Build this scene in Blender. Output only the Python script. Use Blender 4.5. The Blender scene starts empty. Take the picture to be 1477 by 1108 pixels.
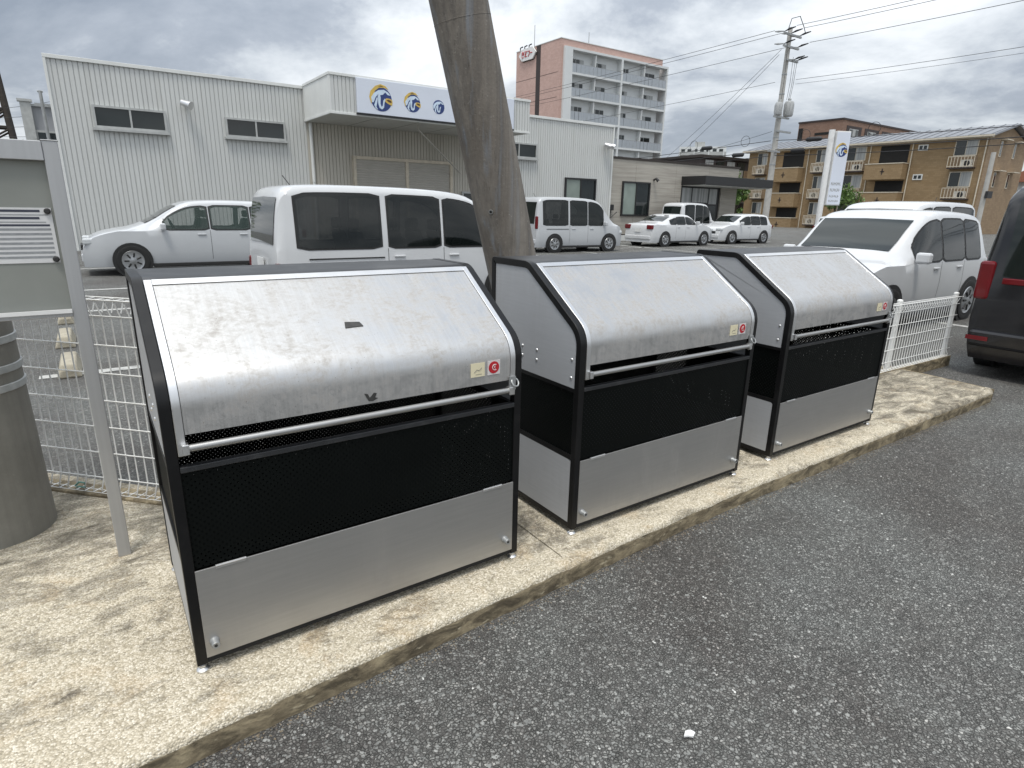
import bpy, bmesh, math, random
import numpy as np
from mathutils import Vector, Matrix
rnd = random.Random(7)
S = bpy.context.scene
COL = S.collection
R = math.radians

# ------------------------------------------------------------------ camera
cam_d = bpy.data.cameras.new('camera'); cam = bpy.data.objects.new('camera', cam_d); COL.objects.link(cam)
cam_d.sensor_width = 36.0; cam_d.lens = 866.03 / 1477 * 36; cam_d.clip_start = .05; cam_d.clip_end = 3000
yaw, pitch, roll = .6088, .2861, .0210
fw = Vector((math.sin(yaw) * math.cos(pitch), math.cos(yaw) * math.cos(pitch), -math.sin(pitch)))
rt = Vector((math.cos(yaw), -math.sin(yaw), 0)); up = rt.cross(fw)
r2 = rt * math.cos(roll) + up * math.sin(roll); u2 = -rt * math.sin(roll) + up * math.cos(roll)
M = Matrix((r2, u2, -fw)).transposed().to_4x4(); M.translation = Vector((-.0906, -1.7755, 1.3936))
cam.matrix_world = M
S.camera = cam

# ------------------------------------------------------------------ sky, sun, exposure
SUN_EL, SUN_AZ = R(70), R(225)          # azimuth clockwise from +Y
w = bpy.data.worlds.new('World'); S.world = w; w.use_nodes = True
nt = w.node_tree; nt.nodes.clear()
def N(t, **k):
    n = nt.nodes.new(t)
    for a, v in k.items(): setattr(n, a, v)
    return n
L = lambda a, b: nt.links.new(a, b)
out = N('ShaderNodeOutputWorld'); mix = N('ShaderNodeMixShader')
sky = N('ShaderNodeTexSky', sky_type='NISHITA'); sky.sun_disc = False
sky.sun_elevation = SUN_EL; sky.sun_rotation = SUN_AZ
bg1 = N('ShaderNodeBackground'); bg1.inputs['Strength'].default_value = .1
bg2 = N('ShaderNodeBackground'); bg2.inputs['Strength'].default_value = 1.0
L(sky.outputs[0], bg1.inputs[0])
tc = N('ShaderNodeTexCoord'); sep = N('ShaderNodeSeparateXYZ'); L(tc.outputs['Generated'], sep.inputs[0])
def mth(op, a, b=None, c=None):
    n = N('ShaderNodeMath', operation=op)
    for i, v in enumerate((a, b, c)):
        if v is None: continue
        if isinstance(v, (int, float)): n.inputs[i].default_value = v
        else: L(v, n.inputs[i])
    return n.outputs[0]
den = mth('ADD', mth('MAXIMUM', sep.outputs[2], 0.0), .26)
cmb = N('ShaderNodeCombineXYZ'); L(mth('DIVIDE', sep.outputs[0], den), cmb.inputs[0]); L(mth('DIVIDE', sep.outputs[1], den), cmb.inputs[1])
n1 = N('ShaderNodeTexNoise'); n1.inputs['Scale'].default_value = 1.15; n1.inputs['Detail'].default_value = 10; n1.inputs['Roughness'].default_value = .60; n1.inputs['Distortion'].default_value = .25
mp = N('ShaderNodeMapping'); mp.inputs['Location'].default_value = (3.1, 1.7, 0); mp.inputs['Rotation'].default_value = (0, 0, .6); mp.inputs['Scale'].default_value = (1.0, .85, 1)
L(cmb.outputs[0], mp.inputs[0]); L(mp.outputs[0], n1.inputs['Vector'])
rp = N('ShaderNodeValToRGB'); e = rp.color_ramp.elements
e[0].position = .32; e[0].color = (.26, .30, .36, 1)
e[1].position = .66; e[1].color = (.92, .94, .97, 1)
for p, c in ((.43, (.38, .42, .48, 1)), (.49, (.56, .60, .645, 1)), (.56, (.74, .775, .81, 1))):
    q = rp.color_ramp.elements.new(p); q.color = c
L(n1.outputs[0], rp.inputs[0])
# an overcast sky is about three times as bright overhead as at the horizon
cie = mth('MULTIPLY_ADD', mth('MAXIMUM', sep.outputs[2], 0.0), 1.45, .82)
vm = N('ShaderNodeVectorMath', operation='SCALE'); L(rp.outputs[0], vm.inputs[0]); L(cie, vm.inputs['Scale'])
L(vm.outputs[0], bg2.inputs[0])
mix.inputs[0].default_value = .93
L(bg1.outputs[0], mix.inputs[1]); L(bg2.outputs[0], mix.inputs[2]); L(mix.outputs[0], out.inputs[0])

sd = bpy.data.lights.new('sun', 'SUN'); sd.energy = 2.0; sd.angle = R(16); sd.color = (1, .955, .88)
sun = bpy.data.objects.new('sun', sd); COL.objects.link(sun)
dirv = Vector((math.sin(SUN_AZ) * math.cos(SUN_EL), math.cos(SUN_AZ) * math.cos(SUN_EL), math.sin(SUN_EL)))
sun.rotation_euler = dirv.to_track_quat('Z', 'Y').to_euler()
S.view_settings.view_transform = 'Standard'; S.view_settings.look = 'None'
S.view_settings.exposure = 0.22; S.view_settings.gamma = 1

# ------------------------------------------------------------------ materials
def hx(h):
    c = [int(h[i:i + 2], 16) / 255 for i in (0, 2, 4)]
    return tuple(((v + .055) / 1.055) ** 2.4 if v > .04045 else v / 12.92 for v in c)
MATS = {}
class NT:
    def __init__(s, name):
        s.m = bpy.data.materials.new(name); s.m.use_nodes = True; s.t = s.m.node_tree
        s.b = s.t.nodes['Principled BSDF']
    def n(s, t, **k):
        q = s.t.nodes.new(t)
        for a, v in k.items(): setattr(q, a, v)
        return q
    def l(s, a, b): s.t.links.new(a, b)
    def coord(s, kind='Object'):
        if kind == 'World': return s.n('ShaderNodeNewGeometry').outputs['Position']
        return s.n('ShaderNodeTexCoord').outputs[kind]
    def vary(s, v, k=9.0):
        q = s.n('ShaderNodeVectorMath', operation='ADD'); r_ = s.n('ShaderNodeObjectInfo').outputs['Random']
        m_ = s.n('ShaderNodeVectorMath', operation='SCALE'); m_.inputs[0].default_value = (1, .7, .4); s.l(s.math('MULTIPLY', r_, k), m_.inputs['Scale'])
        s.l(v, q.inputs[0]); s.l(m_.outputs[0], q.inputs[1]); return q.outputs[0]
    def map(s, v, scale=(1, 1, 1), rot=(0, 0, 0), loc=(0, 0, 0)):
        q = s.n('ShaderNodeMapping'); q.inputs['Scale'].default_value = scale; q.inputs['Rotation'].default_value = rot; q.inputs['Location'].default_value = loc
        s.l(v, q.inputs[0]); return q.outputs[0]
    def noise(s, v, scale, detail=6, rough=.55, dist=0):
        q = s.n('ShaderNodeTexNoise'); q.inputs['Scale'].default_value = scale; q.inputs['Detail'].default_value = detail
        q.inputs['Roughness'].default_value = rough; q.inputs['Distortion'].default_value = dist
        s.l(v, q.inputs['Vector']); return q.outputs[0]
    def voro(s, v, scale, feature='F1', outp='Distance', rand=1):
        q = s.n('ShaderNodeTexVoronoi', feature=feature); q.inputs['Scale'].default_value = scale
        q.inputs['Randomness'].default_value = rand
        s.l(v, q.inputs['Vector']); return q.outputs[outp]
    def ramp(s, f, stops):
        q = s.n('ShaderNodeValToRGB'); el = q.color_ramp.elements
        while len(el) < len(stops): el.new(.5)
        for x, (p, c) in zip(el, stops):
            x.position = p; x.color = (c if len(c) == 4 else (*c, 1)) if isinstance(c, tuple) else (c, c, c, 1)
        s.l(f, q.inputs[0]); return q.outputs[0]
    def mix(s, f, a, b, mode='MIX'):
        q = s.n('ShaderNodeMix', data_type='RGBA', blend_type=mode)
        for i, v in ((0, f), (6, a), (7, b)):
            if hasattr(v, 'is_output'): s.l(v, q.inputs[i])
            elif isinstance(v, tuple): q.inputs[i].default_value = (*v, 1) if len(v) == 3 else v
            else: q.inputs[i].default_value = v
        return q.outputs[2]
    def math(s, op, a, b=None):
        q = s.n('ShaderNodeMath', operation=op)
        for i, v in enumerate((a, b)):
            if v is None: continue
            if hasattr(v, 'is_output'): s.l(v, q.inputs[i])
            else: q.inputs[i].default_value = v
        return q.outputs[0]
    def bump(s, h, strength=.3, dist=.01, prev=None):
        q = s.n('ShaderNodeBump'); q.inputs['Strength'].default_value = strength; q.inputs['Distance'].default_value = dist
        s.l(h, q.inputs['Height'])
        if prev is not None: s.l(prev, q.inputs['Normal'])
        s.l(q.outputs[0], s.b.inputs['Normal']); return q.outputs[0]
    def set(s, color=None, rough=None, metal=None, spec=None):
        for k, v in (('Base Color', color), ('Roughness', rough), ('Metallic', metal), ('Specular IOR Level', spec)):
            if v is None: continue
            if hasattr(v, 'is_output'): s.l(v, s.b.inputs[k])
            else: s.b.inputs[k].default_value = (*v, 1) if isinstance(v, tuple) and len(v) == 3 else v
def pm(name, col, rough=.6, metal=0, var=.12, scale=6, bump=0, bscale=60, kind='Object', stretch=(1, 1, 1), spec=None, dirt=None, dscale=3, rvar=.0):
    """plain painted / metal / plastic surface with a little uneven tone, dirt and relief"""
    if isinstance(col, str): col = hx(col)
    t = NT(name); v = t.map(t.coord(kind), stretch)
    f = t.noise(v, scale)
    lo = tuple(c * (1 - var) for c in col); hi = tuple(min(1, c * (1 + var)) for c in col)
    c = t.ramp(f, [(.3, lo), (.7, hi)])
    if dirt:
        dcol, amt = dirt
        g = t.noise(v, dscale, 9, .65, .4)
        c = t.mix(t.ramp(g, [(.5, 0.0), (.75, amt)]), c, dcol)
    t.set(c, rough, metal, spec)
    if rvar:
        t.set(rough=t.ramp(t.noise(v, scale * 2.3, 8), [(.3, max(0, rough - rvar)), (.7, min(1, rough + rvar))]))
    if bump: t.bump(t.noise(v, bscale), .5, bump)
    MATS[name] = t.m; return t.m

def mat_asphalt():
    t = NT('asphalt'); v0 = t.coord('World')
    wob = t.n('ShaderNodeTexNoise'); wob.inputs['Scale'].default_value = 55; t.l(v0, wob.inputs['Vector'])
    wv = t.n('ShaderNodeVectorMath', operation='SCALE'); t.l(wob.outputs['Color'], wv.inputs[0]); wv.inputs['Scale'].default_value = .012
    ad = t.n('ShaderNodeVectorMath', operation='ADD'); t.l(v0, ad.inputs[0]); t.l(wv.outputs[0], ad.inputs[1]); v = ad.outputs[0]
    big = t.noise(v0, .8, 6, .62); mid = t.noise(v0, 4, 7, .65); pat = t.noise(v0, 2.1, 5, .6)
    st = t.voro(v, 98, outp='Color'); ed = t.voro(v, 98, 'DISTANCE_TO_EDGE')
    sp = t.n('ShaderNodeSeparateColor'); t.l(st, sp.inputs[0])
    stone = t.ramp(sp.outputs[0], [(0.0, (.110, .113, .107)), (.40, (.175, .179, .170)), (.75, (.240, .245, .233)), (.95, (.310, .315, .300)), (.994, (.38, .38, .36)), (1.0, (.58, .58, .55))])
    gap = t.ramp(ed, [(.015, .95), (.10, 0.0)])
    c = t.mix(gap, stone, (.064, .062, .060))
    sunk = t.ramp(sp.outputs[1], [(.18, .7), (.32, 0.0)])          # stones lying deeper in the bitumen
    c = t.mix(sunk, c, (.098, .096, .092))
    c = t.mix(t.ramp(big, [(.40, 0.0), (.64, .8)]), c, t.mix(1.0, c, (.64, .585, .565), 'MULTIPLY'))
    c = t.mix(t.ramp(mid, [(.4, 0.0), (.72, .45)]), c, t.mix(1.0, c, (1.4, 1.42, 1.40), 'MULTIPLY'))
    t.set(c, t.ramp(mid, [(.3, .66), (.7, .85)]), 0, .3)
    h = t.math('MULTIPLY', t.ramp(ed, [(.0, 0.0), (.22, 1.0)]), t.math('ADD', sp.outputs[1], .35))
    n = t.bump(h, .9, .007)
    t.bump(t.noise(v0, 420, 3), .3, .002, n)
    return t.m
def mat_slab(tone=0):
    t = NT('washed_concrete' if not tone else 'kerb_concrete'); v = t.coord('World')
    sp = t.n('ShaderNodeSeparateXYZ'); t.l(v, sp.inputs[0])
    g = t.n('ShaderNodeSeparateColor'); t.l(t.voro(v, 170, outp='Color'), g.inputs[0])
    d = t.voro(v, 170)
    grain = t.ramp(g.outputs[0], [(0, hx('a39a87')), (.35, hx('c0b6a1')), (.75, hx('d2c9b6')), (1, hx('e3dbcb'))])
    c = t.mix(t.ramp(d, [(.5, 0.0), (.9, .6)]), grain, hx('857a64'))
    # orange-brown patches, then grey-black algae, both with shapes of their own
    o = t.ramp(t.noise(v, 4.5, 7, .6, .5), [(.55, 0.0), (.74, .35)])
    c = t.mix(o, c, hx('bd9c6c'))
    vs = t.map(v, (1.6, 3.2, 1))
    al = t.noise(vs, 2.6, 11, .68, .8)
    # the strip beside the fence and the far end are stained most
    bk = t.ramp(sp.outputs[1], [(.0, 0.0), (.5, .35), (1.0, 1.0)])
    fx = t.n('ShaderNodeMapRange'); t.l(sp.outputs[0], fx.inputs[0]); fx.inputs[1].default_value = 3.9; fx.inputs[2].default_value = 4.7; fx.inputs[3].default_value = 0; fx.inputs[4].default_value = .16
    fine = t.noise(t.map(v, (1, 2.4, 1)), 26, 8, .7, .5)
    thr = t.math('ADD', t.math('ADD', t.math('ADD', al, t.math('MULTIPLY', t.math('SUBTRACT', fine, .5), .42)), t.math('MULTIPLY', bk, .13)), fx.outputs[0])
    c = t.mix(t.ramp(thr, [(.53, 0.0), (.63, .40), (.80, .85)]), c, hx('4a453c'))
    for cx_, cy_, sx_, sy_, rot_, amt_ in ((-.335, .112, 13, 30, .35, .9), (-.065, .36, 12, 18, .3, .55), (1.36, .22, 4.5, 3.2, 0, .75), (1.42, .02, 9, 7, .2, .6), (2.86, .2, 6, 3.4, 0, .7)):  # smears at the left, then darker blotches in the gaps between bins
        q = t.n('ShaderNodeVectorMath', operation='LENGTH'); mv = t.n('ShaderNodeMapping', vector_type='TEXTURE'); mv.inputs['Location'].default_value = (cx_, cy_, 0); mv.inputs['Rotation'].default_value = (0, 0, rot_); mv.inputs['Scale'].default_value = (1 / sx_, 1 / sy_, 1)
        t.l(v, mv.inputs[0]); t.l(mv.outputs[0], q.inputs[0])
        blotch = t.math('ADD', t.math('SUBTRACT', 1.0, q.outputs['Value']), t.math('MULTIPLY', t.math('SUBTRACT', t.noise(v, 24, 8, .7, .6), .5), 2.6))
        c = t.mix(t.ramp(blotch, [(.35, 0.0), (.95, amt_)]), c, hx('4f4a42'))
    t.set(c, .88, 0, .25)
    n = t.bump(t.ramp(d, [(0, 1.0), (.8, 0.0)]), .75, .004)
    t.bump(t.noise(v, 9, 6), .35, .02, n)
    return t.m
def mat_kerb_face():
    t = NT('kerb_face_concrete'); v = t.coord('World'); vs = t.map(v, (1, 1, 2.2))
    c = t.ramp(t.noise(v, 14, 6), [(.3, hx('8a7d66')), (.7, hx('b3a588'))])
    c = t.mix(t.ramp(t.noise(vs, 6.5, 11, .7, .9), [(.39, 0.0), (.60, .85)]), c, hx('4b4439'))
    c = t.mix(t.ramp(t.noise(vs, 17, 6, .6), [(.62, 0.0), (.72, .8)]), c, hx('cfc3a8'))
    t.set(c, .9, 0, .2); t.bump(t.noise(v, 40, 9, .65), .7, .012)
    return t.m
def mat_lid():
    t = NT('lid_brushed_steel'); v0 = t.coord('Object'); v = t.vary(v0)
    st = t.noise(t.map(v, (260, 6, 6)), 1.0, 4, .6)
    blot = t.noise(v, 6.5, 13, .74, .6); blot2 = t.noise(t.map(v, (1, 1.6, 1)), 44, 10, .72, .3)
    c = t.ramp(st, [(.25, (.52, .517, .51)), (.75, (.605, .602, .596))])
    grime = t.math('MULTIPLY', t.ramp(blot, [(.38, 0.0), (.60, 1.0)]), t.ramp(blot2, [(.38, .1), (.60, 1.0)]))
    run = t.noise(t.map(v, (34, 1.7, 1.7)), 1, 8, .6)
    grime = t.math('ADD', grime, t.math('MULTIPLY', t.ramp(run, [(.52, 0.0), (.75, .6)]), .6))
    c = t.mix(t.math('MULTIPLY', grime, .52), c, hx('786f63'))
    spk = t.voro(v, 38); c = t.mix(t.ramp(spk, [(.03, .8), (.06, 0.0)]), c, hx('5c554a'))
    t.set(c, t.math('ADD', t.ramp(st, [(.2, .31), (.8, .40)]), t.math('MULTIPLY', grime, .25)))
    t.set(metal=t.math('SUBTRACT', .95, t.math('MULTIPLY', grime, .6)))
    n = t.bump(st, .12, .001); t.bump(t.noise(v, 2.2, 3), .10, .02, n)
    return t.m
def mat_alu(name, col, rough=.42, metal=.85, streak=(5, 5, 120), dirt=.25):
    t = NT(name); v = t.vary(t.coord('Object'))
    st = t.noise(t.map(v, streak), 1.0, 5, .6); bl = t.noise(v, 3.2, 8, .62, .5)
    run = t.noise(t.map(v, (24, 24, 1.1)), 1, 7, .6)
    c = t.ramp(st, [(.25, tuple(x * .94 for x in col)), (.75, tuple(x * 1.05 for x in col))])
    g = t.math('MULTIPLY', t.ramp(bl, [(.42, 0.0), (.74, 1.0)]), t.ramp(run, [(.4, .25), (.7, 1.0)]))
    c = t.mix(t.math('MULTIPLY', g, dirt), c, hx('7d756a'))
    t.set(c, t.math('ADD', rough, t.math('MULTIPLY', g, .25)), metal); t.bump(st, .1, .001)
    return t.m
def mat_perf(name='black_perforated_sheet', P=.020, hr=.13):
    """black sheet with round punched holes 14 mm apart, staggered"""
    t = NT(name); v = t.coord('Object')
    s = t.n('ShaderNodeSeparateXYZ'); t.l(v, s.inputs[0])
    a = t.math('ADD', s.outputs[0], s.outputs[1])       # runs along x on fronts, along y on sides
    def lat(off):
        fa = t.math('SUBTRACT', t.math('FRACT', t.math('ADD', t.math('DIVIDE', a, P), off + 200)), .5)
        fz = t.math('SUBTRACT', t.math('FRACT', t.math('ADD', t.math('DIVIDE', s.outputs[2], P), off + 200)), .5)
        return t.math('ADD', t.math('MULTIPLY', fa, fa), t.math('MULTIPLY', fz, fz))
    h = t.math('LESS_THAN', t.math('MINIMUM', lat(0), lat(.5)), hr ** 2)
    t.set(t.ramp(t.noise(v, 4), [(.3, (.0016, .0024, .0022)), (.7, (.003, .0042, .0038))]), .5, 0, .12)
    t.l(t.math('SUBTRACT', 1.0, h), t.b.inputs['Alpha'])
    return t.m
def mat_pole(name='pole_concrete', amt=1.0, lo='736d65', hi='8f8981'):
    t = NT(name); v = t.coord('Object')
    c = t.ramp(t.noise(v, 5, 9, .65), [(.3, hx(lo)), (.7, hx(hi))])
    c = t.mix(t.ramp(t.noise(t.map(v, (7, 7, .08)), 1, 4), [(.42, 0.0), (.6, .6 * amt)]), c, hx('6e675f'))
    a = t.noise(t.map(v, (26, 26, .14)), 1, 10, .7, .15)
    c = t.mix(t.ramp(a, [(.42, 0.0), (.68, .7 * amt)]), c, hx('575451'))
    b = t.noise(t.map(v, (13, 13, .11), loc=(4, 2, 1)), 1, 8, .6, .1)
    c = t.mix(t.ramp(b, [(.54, 0.0), (.66, .6 * amt)]), c, hx('7f868e'))
    k = t.noise(t.map(v, (64, 64, .22), loc=(1, 7, 3)), 1, 6, .6)
    c = t.mix(t.ramp(k, [(.64, 0.0), (.74, .8 * amt)]), c, hx('35322f'))
    p = t.noise(v, 55, 6, .6)
    c = t.mix(t.ramp(p, [(.62, 0.0), (.74, .5 * amt)]), c, hx('b0aca4'))
    t.set(c, .86, 0, .25); n = t.bump(t.noise(v, 60, 8, .7), .5 * amt, .006)
    t.bump(t.noise(t.map(v, (50, 50, .4)), 1, 6), .4 * amt, .006, n)
    return t.m
def mat_wood_panel(name, lo, hi, sx=(.35, .35, 7)):
    t = NT(name); v = t.coord('World')
    f = t.noise(t.map(v, sx), 1.4, 9, .66)
    t.set(t.ramp(f, [(.3, lo), (.7, hi)]), .7, 0, .3); t.bump(f, .4, .01)
    return t.m
def mat_brick(name, a, b, mo, sc=7.0, kind='World'):
    t = NT(name); v = t.coord(kind)
    s = t.n('ShaderNodeSeparateXYZ'); t.l(v, s.inputs[0]); cb = t.n('ShaderNodeCombineXYZ')
    t.l(t.math('ADD', s.outputs[0], s.outputs[1]), cb.inputs[0]); t.l(s.outputs[2], cb.inputs[1])
    q = t.n('ShaderNodeTexBrick'); q.inputs['Scale'].default_value = sc; q.inputs['Color1'].default_value = (*a, 1); q.inputs['Color2'].default_value = (*b, 1)
    q.inputs['Mortar'].default_value = (*mo, 1); q.inputs['Mortar Size'].default_value = .012; q.inputs['Brick Width'].default_value = .9; q.inputs['Row Height'].default_value = .42
    t.l(cb.outputs[0], q.inputs['Vector'])
    c = t.mix(t.ramp(t.noise(v, .8, 8, .7), [(.4, 0.0), (.75, .35)]), q.outputs[0], tuple(x * .6 for x in b))
    t.set(c, .8, 0, .25); return t.m
def mat_glass(name, col=(.012, .016, .016), rough=.06):
    t = NT(name); v = t.coord('World')
    t.set(t.ramp(t.noise(v, .7, 3), [(.3, col), (.7, tuple(c * 1.8 for c in col))]), rough, 0, .6); return t.m
def mat_paint(name, col, rough=.22):
    t = NT(name); v = t.coord('World')
    t.set(t.ramp(t.noise(v, 2.5, 6), [(.3, tuple(c * .95 for c in col)), (.7, col)]), rough, 0, .5)
    t.b.inputs['Coat Weight'].default_value = .5; t.b.inputs['Coat Roughness'].default_value = .06
    return t.m
def mat_curtain():
    t = NT('curtain_behind_glass'); v = t.coord('World')
    s = t.n('ShaderNodeSeparateXYZ'); t.l(v, s.inputs[0]); a = t.math('ADD', s.outputs[0], s.outputs[1]); cb = t.n('ShaderNodeCombineXYZ'); t.l(a, cb.inputs[0])
    t.set(t.ramp(t.noise(cb.outputs[0], 5, 4), [(.35, (.18, .19, .19)), (.65, (.42, .43, .42))]), .12, 0, .5); return t.m
def mat_leaf():
    t = NT('leaf_green'); v = t.coord('World')
    c = t.ramp(t.noise(v, 3.5, 4), [(.3, (.035, .075, .018)), (.7, (.13, .21, .045))])
    t.set(c, .5, 0, .4); return t.m

M_ASPH = mat_asphalt(); M_SLAB = mat_slab(); M_KERB = mat_slab(1); M_KFACE = mat_kerb_face()
M_LID = mat_lid(); M_PERF = mat_perf(); M_PERFB = mat_perf('black_perforated_back', .0168, .085); M_POLE = mat_pole(); M_POLE2 = mat_pole('smooth_pole_concrete', .3, '77756e', '8d8b83')
M_SILV = mat_alu('grey_aluminium_panel', (.43, .425, .415), .40, .8)
M_SIDE = mat_alu('side_aluminium_panel', (.43, .44, .455), .55, .25)
M_BRIGHT = mat_alu('bright_aluminium', (.70, .70, .70), .34, .95, (3, 3, 3), .15)
M_BAR = mat_alu('satin_grey_bar', (.40, .40, .395), .42, .8, (3, 60, 60), .3)
M_POST = mat_alu('grey_anodised_post', (.46, .465, .47), .45, .6, (60, 60, 1.2), .25)
M_BLACK = pm('black_frame', (.006, .006, .0065), .36, 0, .2, 12, spec=.3, dirt=((.022, .021, .02), .5), dscale=9)
M_CAP = pm('black_cap', (.022, .023, .025), .40, 0, .2, 8, spec=.5, dirt=((.10, .10, .10), .6), dscale=6)
M_RUB = pm('black_rubber', (.02, .02, .02), .7)
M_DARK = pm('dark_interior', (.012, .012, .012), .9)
M_CREAM = pm('cream_sticker', 'd8cfb0', .5, 0, .06)
M_RED = pm('red_print', 'b3202a', .45); M_WHITE = pm('white_plastic', (.74, .74, .73), .4, 0, .05, 4, dirt=((.4, .39, .36), .35))
M_INK = pm('grey_ink', (.16, .15, .12), .6); M_SCUFF = pm('scuff_dark', (.035, .034, .032), .6, 0, .4, 40)
M_GALV = pm('white_coated_wire', (.76, .76, .74), .45, 0, .06, 9, dirt=((.40, .39, .35), .4), dscale=5)
M_STEEL = pm('galvanised_steel', (.36, .37, .37), .45, .6, .15, 8)
M_BAND = pm('pole_band', (.42, .43, .42), .5, .3, .15, 20)
M_STOPC = pm('stop_concrete', 'a39c8b', .9, 0, .15, 14, .006, 50, dirt=((.12, .11, .09), .6), dscale=7)
M_LINE = pm('white_line_paint', (.42, .42, .40), .8, 0, .15, 20, dirt=((.11, .11, .11), 1.0), dscale=7, kind='World')
M_BOARD = pm('notice_board_felt', (.235, .245, .225), .8, 0, .05, 6)
M_PAPER = pm('paper', (.60, .60, .60), .7, 0, .05, 12); M_PRINT = pm('paper_print', (.26, .27, .28), .7, 0, .12, 60); M_NAVY = pm('navy_print', (.035, .04, .06), .6)
M_WALL = pm('cream_metal_cladding', (.555, .565, .55), .55, .0, .06, .9, kind='World', dirt=((.36, .36, .33), .5), dscale=.9, stretch=(2.4, 1, .14))
M_WALLSHADE = pm('shade_tan_cladding', (.50, .475, .415), .55, .0, .05, .9, kind='World', dirt=((.30, .28, .23), .45), dscale=.8, stretch=(1, 1, .25))  # warm shade below the canopy, put into the sheet colour as tan
M_WALLW = pm('white_metal_trim', (.66, .67, .65), .5, 0, .05, 2)
M_SOFF = pm('soffit_panel', (.50, .50, .47), .7, 0, .08, 1.5, dirt=((.25, .24, .21), .4), dscale=1.5)
M_SHUT = pm('shutter_slats', (.42, .40, .36), .55, .1, .06, 3)
M_WFRAME = pm('grey_window_frame', (.42, .43, .42), .5, .2); M_BFRAME = pm('black_window_frame', (.015, .015, .016), .45)
M_GLASS = mat_glass('dark_glass'); M_CGLASS = mat_glass('car_glass', (.004, .006, .0055), .03); M_GGLASS = mat_glass('green_car_glass', (.05, .075, .065), .04); M_CURT = mat_curtain(); M_CABIN = pm('cabin_plastic', (.03, .03, .032), .8); M_SEAT = pm('seat_fabric', (.085, .083, .08), .9)
for q_, al_ in ((M_GGLASS, .38), (M_CGLASS, .80)): q_.node_tree.nodes['Principled BSDF'].inputs['Alpha'].default_value = al_
M_SGLASS = mat_glass('screen_glass', (.006, .009, .008), .03)
M_FROST = mat_glass('frosted_glass', (.16, .19, .17), .25)
M_SIGN = pm('sign_panel', (.64, .68, .76), .4, 0, .03, 1)
M_BLUE = pm('logo_blue', (.022, .045, .17), .45); M_YEL = pm('logo_yellow', (.62, .43, .10), .45); M_LBLUE = pm('logo_pale_blue', (.55, .66, .78), .45); M_BRN = pm('logo_brown', (.10, .05, .02), .5)
M_OFF = mat_wood_panel('grey_board_cladding', hx('8d8880'), hx('b2ada3')); M_DKBR = pm('dark_brown_trim', (.028, .020, .016), .5)
M_PINK = mat_brick('pink_tile', hx('bd9f95'), hx('c6a99f'), hx('b09289'), 2.4); M_PDK = pm('dark_brown_stripe', (.035, .024, .022), .6)
M_PWHT = pm('apartment_white', (.62, .64, .64), .6, 0, .04, .6, kind='World'); M_RAIL = pm('grey_rail_panel', (.36, .39, .42), .4, .2, .07, 3, kind='World')
M_TAN = mat_brick('tan_brick', hx('8c7658'), hx('978163'), hx('7a6a54'), 2.6); M_TAN2 = mat_brick('taupe_brick', hx('8a7660'), hx('96826a'), hx('7d6b57'), 2.6)
M_ROOF = pm('grey_metal_roof', (.22, .23, .25), .45, .3, .08, 1, kind='World'); M_TRIMC = pm('cream_trim', (.58, .52, .42), .6)
M_BROWNB = mat_brick('brown_tile', hx('82695b'), hx('8d7466'), hx('735d51'), 2.0)
M_ACU = pm('air_conditioner_shell', (.55, .53, .48), .5, 0, .05)
M_UPOLE = pm('utility_pole_concrete', (.42, .41, .385), .85, 0, .12, 3, .004, 40)
M_CABLE = pm('cable_black', (.022, .022, .024), .6); M_PORC = pm('grey_porcelain', (.40, .41, .41), .35)
M_LEAF = mat_leaf(); M_BARK = pm('bark', (.07, .055, .04), .9, 0, .2, 9, .01, 30)
M_WCAR = mat_paint('white_car_paint', (.60, .61, .62)); M_SCAR = mat_paint('silver_car_paint', (.50, .515, .53), .28); M_BCAR = mat_paint('black_car_paint', (.008, .008, .010), .15)
M_TYRE = pm('tyre_rubber', (.018, .018, .018), .85); M_RIM = pm('alloy_rim', (.42, .43, .44), .35, .8); M_TAIL = pm('tail_lamp_red', (.13, .004, .007), .12, 0, .1, 10, spec=.6)
M_HEAD = pm('head_lamp', (.55, .57, .58), .1, 0, .1, 10, spec=.7); M_TRIMB = pm('black_plastic_trim', (.016, .016, .016), .6)
M_STONE = pm('loose_stone', (.13, .132, .13), .8, 0, .35, 70)
M_GREYB = pm('grey_siding', (.30, .31, .33), .6, 0, .06, 2, stretch=(12, 1, .4))
M_TIMB = pm('weathered_timber', (.045, .038, .032), .9, 0, .3, 5); M_ORTILE = pm('terracotta_tile', (.32, .13, .08), .7)

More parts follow.
